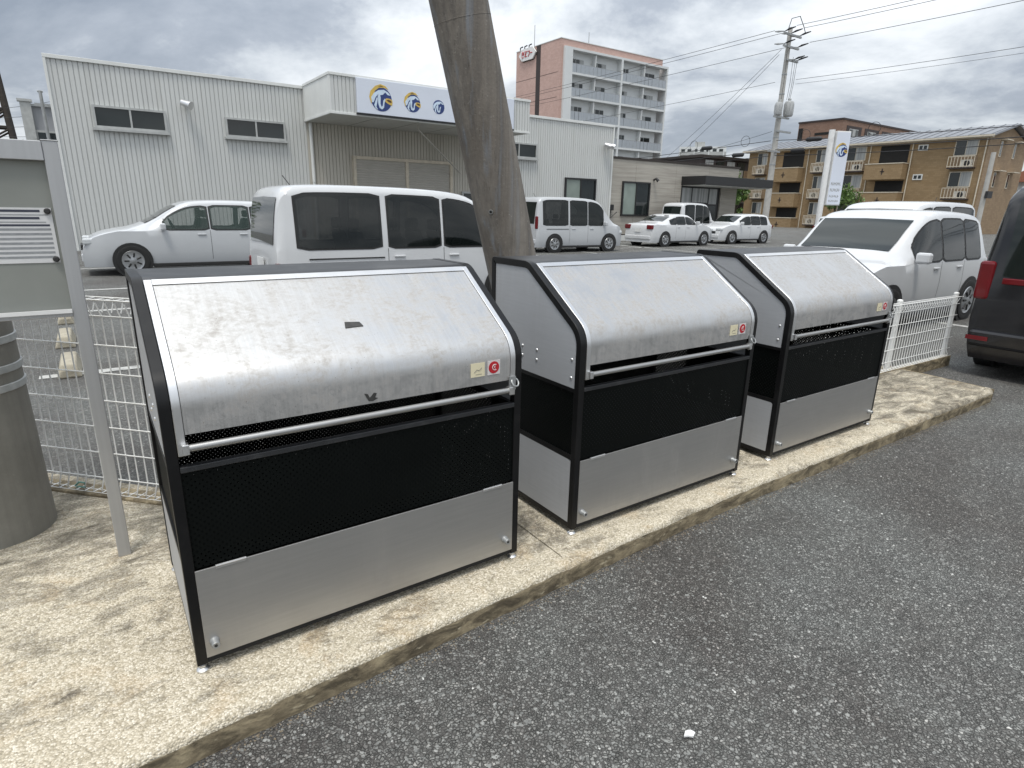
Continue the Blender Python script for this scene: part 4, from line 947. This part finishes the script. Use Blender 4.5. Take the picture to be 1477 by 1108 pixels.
# white frame, slabs, balconies
m = MB(); m.box(57.66, 59.06, PY - .05, PY + .89, G, 22.80); m.build('frame_column', M_PWHT, pk)
m = MB(); m.box(78.16, 78.42, PY - .05, PY + 1.9, G, 22.80); m.box(77.41, 78.1599, PY + 1.6, PY + 1.9, G, 22.5); m.build('frame_column', M_PWHT, pk)
MB().box(59.061, 78.159, PY - .04, PY + .88, 22.50, 22.79).build('frame_beam', M_PWHT, pk)
MB().box(68.42, 68.76, PY - .045, PY + .86, G, 22.499).build('frame_column', M_PWHT, pk)
MB().box(59.062, 77.395, PY + .86, PY + .898, 1, 22.499).build('balcony_wall', M_PWHT, pk)
FH = 3.06
for k in range(7):
    zf = 19.45 - k * FH
    if zf < 4: break
    sl = MB()
    for a, b in ((59.062, 68.419), (68.761, 78.158)): sl.box(a, b, PY - .03, PY + .855, zf - .02, zf + .26)
    sl.build('floor_slab', M_PWHT, pk)
    for a, b, n_ in ((59.07, 68.41, 12), (68.77, 78.15, 12)):
        rl = MB().box(a, b, PY + .005, PY + .03, zf + 1.36, zf + 1.41).build('balcony_rail', M_STEEL, pk)
        st = (b - a) / n_
        for i in range(n_): MB().box(a + st * i + .03, a + st * (i + 1) - .03, PY + .01, PY + .025, zf + .28, zf + 1.36).build('rail_panel', M_RAIL, rl)
    for x in (63.45, 73.38): MB().box(x - .06, x + .06, PY + .06, PY + .859, zf + .261, zf + 2.9).build('partition', M_PWHT, pk)
    for x0, x1, n_ in ((59.6, 61.8, 3), (63.6, 66.1, 3), (69.4, 70.7, 2), (73.5, 76.3, 2)):
        f = MB().box(x0, x1, PY + .83, PY + .8595, zf + .27, zf + 2.18).build('window', M_WFRAME, pk); st = (x1 - x0) / n_
        for i in range(n_): MB().box(x0 + st * i + .06, x0 + st * (i + 1) - .06, PY + .80, PY + .829, zf + .33, zf + 2.12).build('pane', M_GLASS if (i + k) % 3 != 2 else M_CURT, f)
    for x in (62.4, 72.6):
        m = MB(); m.box(x, x + .75, PY + .5, PY + .8, zf + .27, zf + .85); m.tube([(x + .6, PY + .7, zf + .85), (x + .6, PY + .7, zf + 1.6), (x + .9, PY + .8, zf + 2.3)], .03, 6); m.build('air_conditioner', M_ACU, pk)

# ================================================================== TAN APARTMENT BLOCK (front faces -X)
TX = 64.0
tn = empty('apartment_block', (0, 0, 0), 0, 'three storey tan brick apartment block with a grey roof', 'apartment building')
TY0, TY1 = 20.3, 43.4
m = MB(); m.box(TX, TX + 9, TY0 + .02, TY1, G, 7.9); m.build('wall', M_TAN, tn)
gab = [(TX + .01, G), (TX + 8.99, G), (TX + 8.99, 7.9), (TX + 4.5, 9.0), (TX + .01, 7.9)]
MB().prism(gab, 'y', TY0 - .01, TY0 + .019).build('end_wall', M_TAN2, tn)
for s in (0, 1):
    a = [(TX - .55, 7.95), (TX + 4.5, 9.15), (TX + 4.5, 9.31), (TX - .58, 8.10)] if s == 0 else [(TX + 9.55, 7.95), (TX + 9.58, 8.10), (TX + 4.505, 9.31), (TX + 4.505, 9.15)]
    rf_ = MB().prism(a, 'y', TY0 - .5, TY1 + .5).build('roof', M_ROOF, tn)
    if s == 0:
        MB().box(TX - .70, TX - .581, TY0 - .5, TY1 + .5, 7.93, 8.06).build('gutter', M_TRIMC, rf_)
        for i in range(28): y = TY0 - .3 + i * .86; MB().prism([(TX - .57, 8.105), (TX + 4.49, 9.313), (TX + 4.49, 9.36), (TX - .57, 8.15)], 'y', y, y + .05).build('roof_seam', M_ROOF, rf_)
MB().box(TX - .5, TX - .001, TY0 - .3, TY1 + .3, 7.86, 7.95).build('eave_soffit', M_TRIMC, tn)
def bw(y0, y1, z0, z1, shut=False):
    f = MB().box(TX - .07, TX - .001, y0, y1, z0, z1).build('window', M_TRIMC, tn); ym = (y0 + y1) / 2
    for a, b, g in ((y0 + .07, ym - .03, M_CURT), (ym + .03, y1 - .07, M_GLASS)): MB().box(TX - .085, TX - .071, a, b, z0 + .07, z1 - .07).build('pane', g, f)
    if shut: MB().box(TX - .16, TX - .001, y0, y1, z1 + .002, z1 + .28).build('shutter_box', M_TRIMC, f)
def rail(y0, y1, z0, z1):
    r_ = MB().box(TX - .62, TX - .001, y0, y1, z0, z0 + .10).build('window_ledge', M_PDK, tn)
    m = MB(); m.box(TX - .62, TX - .57, y0, y1, z1 - .05, z1); m.box(TX - .62, TX - .57, y0, y1, z0 + .16, z0 + .21)
    for i in range(9): y = y0 + (y1 - y0) * i / 8; m.box(TX - .61, TX - .58, y - .02, y + .02, z0 + .1, z1)
    m.build('railing', M_TRIMC, r_); MB().box(TX - .03, TX - .0015, y0, y1, z0 + .10, z1 - .02).build('spandrel', M_TAN2, r_)
    ac = MB().box(TX - .52, TX - .2, y0 + .22, y0 + 1.05, z0 + .12, z0 + .72).build('air_conditioner', M_ACU, r_)
    m = MB(); m.lathe([(.24, -.53), (.24, -.521)], (TX, y0 + .55, z0 + .42), 'x', 16); m.build('fan_grille', M_BFRAME, r_, 40)
def loggia(y0, y1, z0, z1, ph):
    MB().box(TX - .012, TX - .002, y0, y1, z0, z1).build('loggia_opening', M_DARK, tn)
    b = MB().box(TX - 1.1, TX - .003, y0 - .15, y1 + .7, z0 - ph, z0 - .03).build('balcony', M_TAN, tn, None, .01)
    MB().box(TX - 1.13, TX - .0031, y0 - .18, y1 + .73, z0 - .029, z0 + .04).build('coping', M_TRIMC, b)
    yc = (y0 + y1) / 2 + .3; zc = z0 - ph * .5
    m = MB(); m.box(TX - 1.125, TX - 1.101, yc - .05, yc + .05, zc - .26, zc + .26); m.box(TX - 1.125, TX - 1.101, yc - .2, yc + .2, zc - .04, zc + .04); m.build('ornament', M_PDK, b)
for y0, y1 in ((20.99, 22.75), (30.3, 32.3), (34.3, 35.35), (41.0, 42.25)):
    for z in (6.5, 3.9, 1.25): bw(y0, y1, z, z + 1.3, z == 6.5 and False); rail(y0 - .1, y1 + .12, z - 1.08, z - .06)
for y0, y1 in ((26.45, 29.0), (36.7, 39.1)):
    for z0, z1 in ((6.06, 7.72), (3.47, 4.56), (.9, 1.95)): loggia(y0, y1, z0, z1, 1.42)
for z in (7.13, 4.58, 2.0):
    f = MB().box(TX - .05, TX - .001, 24.9, 25.72, z, z + .5).build('window', M_WALLW, tn)
    for a in (25.0, 25.36): MB().box(TX - .06, TX - .051, a, a + .26, z + .1, z + .4).build('pane', M_GLASS, f)
for y in (20.42, 26.15, 36.2, 29.9): m = MB(); m.tube([(TX - .08, y, G), (TX - .08, y, 7.9)], .05, 6); m.build('downpipe', M_TRIMC, tn)
for x0, z in ((66.5, 6.5), (69.7, 6.5), (66.5, 3.95), (69.7, 3.95)):
    f = MB().box(x0, x0 + .5, TY0 - .05, TY0 - .011, z, z + 1.3).build('window', M_TRIMC, tn); MB().box(x0 + .08, x0 + .42, TY0 - .06, TY0 - .051, z + .08, z + 1.2).build('pane', M_GLASS, f); MB().box(x0 - .1, x0 + 1.3, TY0 - .5, TY0 - .012, z + 1.35, z + 1.42).build('hood', M_TRIMC, f)

# brown block behind it, dark block and grey slab block far off, house at the right
br = empty('brown_apartments', (0, 0, 0), 0, 'brown brick building rising behind the tan apartment block', 'building')
m = MB(); m.box(95, 150, 50.0, 57, G, 14.9); m.build('wall', M_BROWNB, br); MB().box(94.9, 150.1, 49.9, 57.1, 14.901, 15.15).build('roof_edge', M_PDK, br)
MB().box(94.95, 94.999, 51.5, 54.2, 13.0, 13.35).build('slot', M_DARK, br)
MB().box(94.96, 94.9995, 56.2, 56.9, 9, 14.2).build('slot', M_DARK, br)
for i in range(9):
    x = 96.2 + i * 5.4; MB().box(x, x + 4.4, 49.95, 49.999, 12.1, 14.2).build('recess', M_PDK, br)
    f = MB().box(x + .8, x + 3.4, 49.90, 49.949, 12.4, 13.8).build('window', M_WFRAME, br)
    for j in range(3): MB().box(x + .9 + j * .85, x + 1.65 + j * .85, 49.88, 49.899, 12.5, 13.7).build('pane', M_GLASS if j != 1 else M_CURT, f)
MB().box(95.1, 149, 49.7, 49.949, 11.1, 12.05).build('balcony', M_PDK, br)
db = empty('dark_apartments', (0, 0, 0), 0, 'dark brown low building with cluttered balconies behind the office', 'building')
MB().box(59.0, 68.0, 46.2, 56.0, G, 7.3).build('wall', M_PDK, db)
MB().prism([(46.0, 7.301), (56.4, 7.301), (56.4, 7.45), (46.0, 7.62)], 'x', 58.7, 68.3).build('roof', M_DKBR, db)
for k in range(3):
    z = 5.2 - 2.6 * k; MB().box(59.3, 67.8, 45.3, 46.199, z - .15, z).build('floor_slab', M_STEEL, db)
    for i in range(5): MB().box(59.5 + i * 1.65, 60.9 + i * 1.65, 45.35, 45.40, z + .001, z + .95).build('railing', M_WFRAME if i % 2 else M_TAN2, db); 
    for i in range(4): f = MB().box(59.8 + i * 2, 61.2 + i * 2, 46.12, 46.198, z + .1, z + 1.9).build('window', M_GLASS if i % 2 else M_CURT, db)
gb = empty('slab_apartments', (0, 0, 0), 0, 'distant pale slab of flats with balcony rows above the office roof', 'building')
a0, a1 = Vector((83.0, 70.3, 0)), Vector((87.7, 64.6, 0)); gb.location = a0; gb.rotation_euler = (0, 0, math.atan2(a1.y - a0.y, a1.x - a0.x)); GL = (a1 - a0).length
MB().box(0, GL, .3, 6, G, 11.6).build('wall', M_PWHT, gb)
for k in range(5):
    z = 10.35 - k * 1.05; MB().box(-.03, GL + .03, -.3, .299, z - .12, z + .42).build('balcony', M_TRIMC if k % 2 else M_WFRAME, gb)
    for i in range(7): MB().box(.3 + i * 1.0, .9 + i * 1.0, .2, .2995, z + .43, z + .88).build('window', M_GLASS, gb)
for i in range(4): MB().box(i * GL / 3.2, i * GL / 3.2 + .16, -.34, -.301, G, 11.3).build('pier', M_PWHT, gb)
MB().box(2.4, 4.0, 1, 3, 11.601, 12.4).build('lift_house', M_WFRAME, gb)
ho = empty('house', (0, 0, 0), 0, 'small house with a terracotta roof beside the tan apartment block', 'house')
MB().box(80, 90, 15.0, 24.0, G, 5.0).build('wall', M_PWHT, ho); MB().prism([(14.4, 4.95), (24.6, 4.95), (19.5, 7.1)], 'x', 79.5, 90.5).build('roof', M_ORTILE, ho); MB().box(79.95, 79.999, 17, 19, 2.6, 3.9).build('window', M_GLASS, ho)

# ================================================================== POLE SIGN
ps = empty('pole_sign', (33.0, 16.75, G), R(0), 'tall white pole sign with a round blue and yellow emblem', 'sign')
m = MB(); m.tube([(0, 0, 0), (0, 0, 5.74)], .15, 20); m.build('post', M_WHITE, ps, 40)
sx = MB().box(.20, .98, -.16, .16, 1.95, 5.68)
pn = empty('sign_panel', (0, 0, 0), R(-28)); pn.parent = ps
sx.build('cabinet', M_WHITE, pn, None, .02)
MB().box(.215, .965, -.172, -.161, 2.0, 5.62).build('face', M_SIGN, pn)
emblem(pn, .59, 4.72, .31, 1, y0=-.1725, e=.006)
m = MB()
for r_, (z, n_, h) in enumerate(((2.98, 8, .16), (2.66, 7, .16), (2.36, 6, .12), (2.12, 7, .11))):
    for i in range(n_): 
        wd = .56 / n_; x = .30 + i * wd
        m.box(x, x + wd * .22, -.176, -.1725, z, z + h); m.box(x + wd * .3, x + wd * .72, -.176, -.1725, z + h * .4 * (i % 3 != 1), z + h * .4 * (i % 3 != 1) + h * .2)
m.build('print', M_INK, pn)
for z in (2.2, 5.3): MB().box(-.02, .22, -.05, .05, z, z + .12).build('bracket', M_STEEL, ps)

# ================================================================== UTILITY POLE AND CABLES
UX, UY = 36.6, 22.35
upole = empty('utility_pole', (UX, UY, G), 0, 'tall grey utility pole with transformers and many cables', 'utility pole')
m = MB(); m.tube([(0, 0, 0), (0, 0, 12.2)], [.21, .125], 24); m.build('shaft', M_UPOLE, upole, 40)
def arm(z, x0, x1, y=0, mt=M_STEEL): MB().box(x0, x1, y - .05, y + .05, z - .05, z + .05).build('crossarm', mt, upole)
arm(11.75, -.9, .9, -.2); arm(11.1, -.8, .8, -.2); arm(10.4, -.3, .9, -.2); arm(7.2, -.8, .8, -.18); arm(6.4, -.4, 1.2, -.18); arm(5.2, -.9, .3, -.18)
for x, z in ((-.8, 11.85), (-.1, 11.85), (.8, 11.85), (-.7, 11.2), (.7, 11.2), (.5, 10.5), (.85, 10.5)):
    for dy in (-.45, .25):
        m = MB(); m.tube([(x, -.2, z), (x, dy, z + .06), (x, dy * 1.9, z + .1)], [.025, .06, .03], 8); m.build('insulator', M_CABLE if dy < 0 else M_PORC, upole, 40)
def can(x, y, z, r_, h):
    m = MB(); m.lathe([(r_ * .9, 0), (r_, .05), (r_, h - .08), (r_ * .85, h)], (x, y, z), 'z', 18); t_ = m.build('transformer', M_PORC, upole, 40)
    for k in range(8): a = 2 * math.pi * k / 8; MB().box(x + r_ * math.cos(a) - .02, x + r_ * math.cos(a) + .02, y + r_ * math.sin(a) - .02, y + r_ * math.sin(a) + .02, z + .1, z + h - .15).build('cooling_fin', M_PORC, t_)
    for k in (-.1, .1): m = MB(); m.lathe([(.05, 0), (.03, .06), (.05, .12), (.025, .18)], (x + k, y, z + h), 'z', 8); m.build('bushing', M_WFRAME, t_, 40)
can(.55, -.25, 7.3, .28, .85); can(-.45, -.2, 7.3, .22, .7)
for z in (3.2, 4.4, 6.0, 8.5, 9.6): m = MB(); r_ = .21 - .085 * z / 12.2; m.lathe([(r_ + .002, z), (r_ + .012, z + .01), (r_ + .012, z + .07), (r_ + .002, z + .08)], (0, 0, 0), 'z', 20); m.build('band', M_STEEL, upole, 40)
m = MB()
for dx, z in ((-.5, 9.9), (.3, 9.2), (.55, 9.0), (.75, 9.1)): m.tube([(dx, -.25, z + 1.4), (dx * .8, -.3, z), (dx * .7, -.25, 8.2)], .012, 5)
m.tube([(-.8, -.4, 11.95), (-.6, -.4, 12.5), (.2, -.4, 12.75), (.7, -.4, 12.3), (.8, -.5, 11.95)], .022, 5); m.build('jumper_wire', M_CABLE, upole)
# thinner grey pole near the tan block and the next pole to the right, mostly outside the picture
sp_ = empty('small_pole', (45.0, 13.4, G), 0, 'short grey service pole before the end wall of the tan block', 'pole'); m = MB(); m.tube([(0, 0, 0), (0, 0, 5.2)], [.15, .12], 14); m.build('shaft', M_UPOLE, sp_, 40); MB().box(-.2, .5, -.25, -.1, 2.6, 3.0).build('meter_box', M_CABLE, sp_)

def cable(a, b, r_=.02, sag=.3, label=None, n_=24, name='power_cable'):
    a, b = Vector(a), Vector(b); m = MB()
    r_ *= .72; m.tube([a.lerp(b, i / n_) - Vector((0, 0, sag * 4 * (i / n_) * (1 - i / n_))) for i in range(n_ + 1)], r_, 5)
    return tag(m.build(name, M_CABLE, None, 60), label, 'cable', 'overhead cables along the road')
top = ((-.8, 11.9, 'topmost'), (.0, 11.9, 'second'), (.75, 11.25, 'third'))
for dx, z, nm in top:
    cable((UX + dx, UY - .9, z), (UX + dx + .2, -16, z + .5), .019, .35, nm + ' of the three power cables running right from the utility pole top')
    cable((UX + dx, UY + .5, z), (UX + dx - .2, 120, z + 1.0), .019, .8, nm + ' of the three power cables running left from the utility pole top')
cable((UX + .5, UY - .5, 9.25), (UX + .5, -16, 9.8), .016, .45, 'thin single cable running right below the power cables'); cable((UX + .5, UY - .5, 9.0), (UX + .9, -16, 9.7), .012, .5, 'thinnest of the cables running right halfway up the pole')
cable((UX - .4, UY + .3, 9.1), (UX - .5, 110, 9.6), .016, 1.0, 'thin single cable running left halfway up the pole')
for i, (z, r_) in enumerate(((5.75, .028), (5.2, .032), (4.85, .028))):
    lb = ('upper', 'middle', 'lower')[i] + ' of the thick telephone cables running '
    cable((UX - .2, UY - .2, z), (UX - .2, -14, z + .75 + .15 * i), r_, .55, lb + 'right from the pole', name='telephone_cable'); cable((UX - .2, UY + .2, z), (UX - .2, 100, z + .3), r_, 1.0, lb + 'left from the pole', name='telephone_cable')
for i, (dx, z) in enumerate(((-.5, 10.6), (-.35, 10.9), (-.2, 6.3))):
    cable((UX + dx, UY + .2, z), (UX + 6.0 + i, UY + 14 + 2 * i, 5.2 + .2 * i), .016, .15, ('left', 'middle', 'right')[i] + ' of the slanting service drops left of the utility pole', name='service_cable')
def closure(y, z, Lg, lb): 
    m = MB(); m.tube([(UX - .2, y, z), (UX - .2, y + Lg * .1, z), (UX - .2, y + Lg * .9, z), (UX - .2, y + Lg, z)], [.05, .13, .13, .05], 12)
    return tag(m.build('cable_closure', M_CABLE, None, 40), lb, 'cable box', 'black boxes on the telephone cables')
closure(24.4, 5.03, .9, 'black cable box hanging just left of the utility pole'); closure(27.0, 5.62, .9, 'black cable box farther left of the utility pole'); closure(20.2, 5.08, .9, 'black cable box just right of the utility pole'); closure(19.2, 5.65, 1.0, 'black cable box on the upper telephone cable right of the pole')
def coil(y, z, lb):
    m = MB(); m.tube([(UX - .2, y + .33 * math.cos(t), z + .33 * math.sin(t)) for t in (2 * math.pi * k / 20 for k in range(21))], .014, 5)
    return tag(m.build('cable_coil', M_CABLE, None, 40), lb, 'cable coil', 'round slack coils on the telephone cables')
for y, z, lb in ((24.4, 5.85, 'round cable coil just left of the utility pole'), (28.6, 5.85, 'round cable coil farther left of the utility pole'), (20.3, 5.9, 'round cable coil just right of the utility pole'), (16.3, 5.95, 'round cable coil above the pole sign')): coil(y, z, lb)

# ================================================================== TREES AND PLANTS
def tree(name, label, loc, h, cr, n_, seed, cat='tree', zc=.66):
    g = random.Random(seed); t = empty(name, loc, 0, label, cat, 'small street trees by the road')
    m = MB(); m.tube([(0, 0, 0), (.05, .02, h * .3), (-.02, .05, h * .55), (.03, 0, h * .8)], [.07, .06, .045, .02], 8)
    for k in range(7):
        a = 2 * math.pi * k / 7 + g.uniform(-.3, .3); z = h * g.uniform(.35, .6); e_ = cr * g.uniform(.5, .9)
        m.tube([(0, 0, z), (e_ * .5 * math.cos(a), e_ * .5 * math.sin(a), z + h * .12), (e_ * math.cos(a), e_ * math.sin(a), z + h * .22)], [.03, .02, .008], 5)
    m.build('trunk', M_BARK, t, 40)
    m = MB(); cl = [(g.gauss(0, cr * .45), g.gauss(0, cr * .45), h * zc + g.gauss(0, h * .14), g.uniform(.18, .38) * cr) for _ in range(26)]
    for i in range(n_):
        x, y, z, r_ = g.choice(cl); d = Vector((g.gauss(0, 1), g.gauss(0, 1), g.gauss(0, .8))).normalized() * r_ * g.uniform(.5, 1.1)
        p = Vector((x, y, z)) + d; s = g.uniform(.06, .13); u = Vector((g.gauss(0, 1), g.gauss(0, 1), g.gauss(0, .6))).normalized(); v = u.orthogonal().normalized(); v.rotate(Matrix.Rotation(g.uniform(0, 6.28), 3, u)); w2 = u.cross(v)
        m.add([p - v * s, p + w2 * s * .5, p + v * s, p - w2 * s * .5], [(0, 1, 2, 3)])
    m.build('crown', M_LEAF, t)
tree('street_tree', 'small leafy tree at the foot of the pole sign', (46.8, 23.3, G), 3.9, 1.5, 2600, 1)
tree('street_tree', 'narrow leafy tree beside the entrance end of the office', (37.6, 25.4, G), 4.2, .95, 2200, 4)

# ================================================================== LEFT EDGE, FAR
gh = empty('grey_shed', (0, 0, 0), 0, 'grey metal clad building with a small dark window left of the warehouse', 'building')
MB().box(-1.12, 4, 26.0, 32, G, 4.38).build('wall', M_GREYB, gh); MB().box(-1.30, -1.0, 25.85, 26.1, G, 4.5).build('corner_column', M_WFRAME, gh); MB().box(-1.36, -.95, 25.8, 26.12, 4.501, 4.58).build('column_cap', M_WFRAME, gh)
MB().box(-1.0, 4.0, 25.9, 26.0, 4.381, 4.45).build('roof_edge', M_STEEL, gh); MB().box(-.92, .2, 26.5, 28, 4.451, 4.56).build('roof_vent', M_STEEL, gh)
f = MB().box(-1.0, -.3, 25.93, 25.9995, 2.7, 3.62).build('window', M_WFRAME, gh); MB().box(-.95, -.36, 25.91, 25.929, 2.76, 3.55).build('pane', M_GLASS, f)
pp = empty('steel_post', (-.615, 23.0, G), 0, 'thin pale steel post at the left end of the warehouse', 'post'); m = MB(); m.tube([(0, 0, 0), (0, 0, 4.62)], .045, 10); m.tube([(-.07, 0, 4.6), (.07, 0, 4.6)], .03, 6); m.build('shaft', M_STEEL, pp, 40)
tw = empty('timber_tower', (-3.05, 40.0, G), 0, 'dark weathered timber tower frame at the far left edge', 'tower')
for sx_ in (-1, 1):
    for sy in (-1, 1): m = MB(); m.tube([(sx_ * .85, sy * .85, 0), (sx_ * .42, sy * .42, 8.0)], .13, 6); m.build('leg', M_TIMB, tw)
for k in range(9):
    z = .6 + k * .85; e_ = .85 - .43 * z / 8
    for s in (-1, 1):
        m = MB(); m.tube([(-e_, s * e_, z), (e_, s * e_, z)], .06, 5); m.build('crossbeam', M_TIMB, tw); m = MB(); m.tube([(s * e_, -e_, z), (s * e_, e_, z)], .06, 5); m.build('crossbeam', M_TIMB, tw)
        m = MB(); m.tube([(-e_, s * e_, z), (e_, s * e_, z + .8)], .05, 5); m.build('brace', M_TIMB, tw)
        m = MB(); m.box(s * e_ - .03, s * e_ + .03, -e_, e_ * .4, z + .1, z + .7); m.build('board', M_TIMB, tw)
for i in range(4): cable((-3.2, 40, 5.6 - i * .42), (.5, 27.5, 5.1 - i * .42), .012, .12, ('highest', 'second highest', 'third highest', 'lowest')[i] + ' of the thin cables left of the warehouse')
hd = empty('hedge', (-3.0, 37.5, G), 0, 'dark green shrub at the foot of the timber tower', 'shrub'); m = MB(); g = random.Random(9)
for i in range(1600):
    p = Vector((g.uniform(-1.4, 1.1), g.uniform(-.6, .6), 2.2 + g.uniform(-2.2, 1.95) )); s = g.uniform(.06, .13); u = Vector((g.gauss(0, 1), g.gauss(0, 1), g.gauss(0, .6))).normalized(); v = u.orthogonal().normalized(); w2 = u.cross(v)
    m.add([p - v * s, p + w2 * s * .5, p + v * s, p - w2 * s * .5], [(0, 1, 2, 3)])
m.build('foliage', M_LEAF, hd); m = MB(); m.tube([(0, 0, 0), (.1, 0, 2.0), (0, .1, 3.5)], [.08, .06, .03], 6); m.build('stem', M_BARK, hd)

# white fleck and a dry leaf on the asphalt
m = MB(); m.prism([(0, 0), (.018, .010), (.034, .004), (.038, -.010), (.022, -.016), (.012, -.006)], 'z', G + .008, G + .014); o = m.build('paper_scrap', M_WHITE); o.location = (1.145, -.925, 0); tag(o, 'small white scrap lying on the asphalt', 'litter')
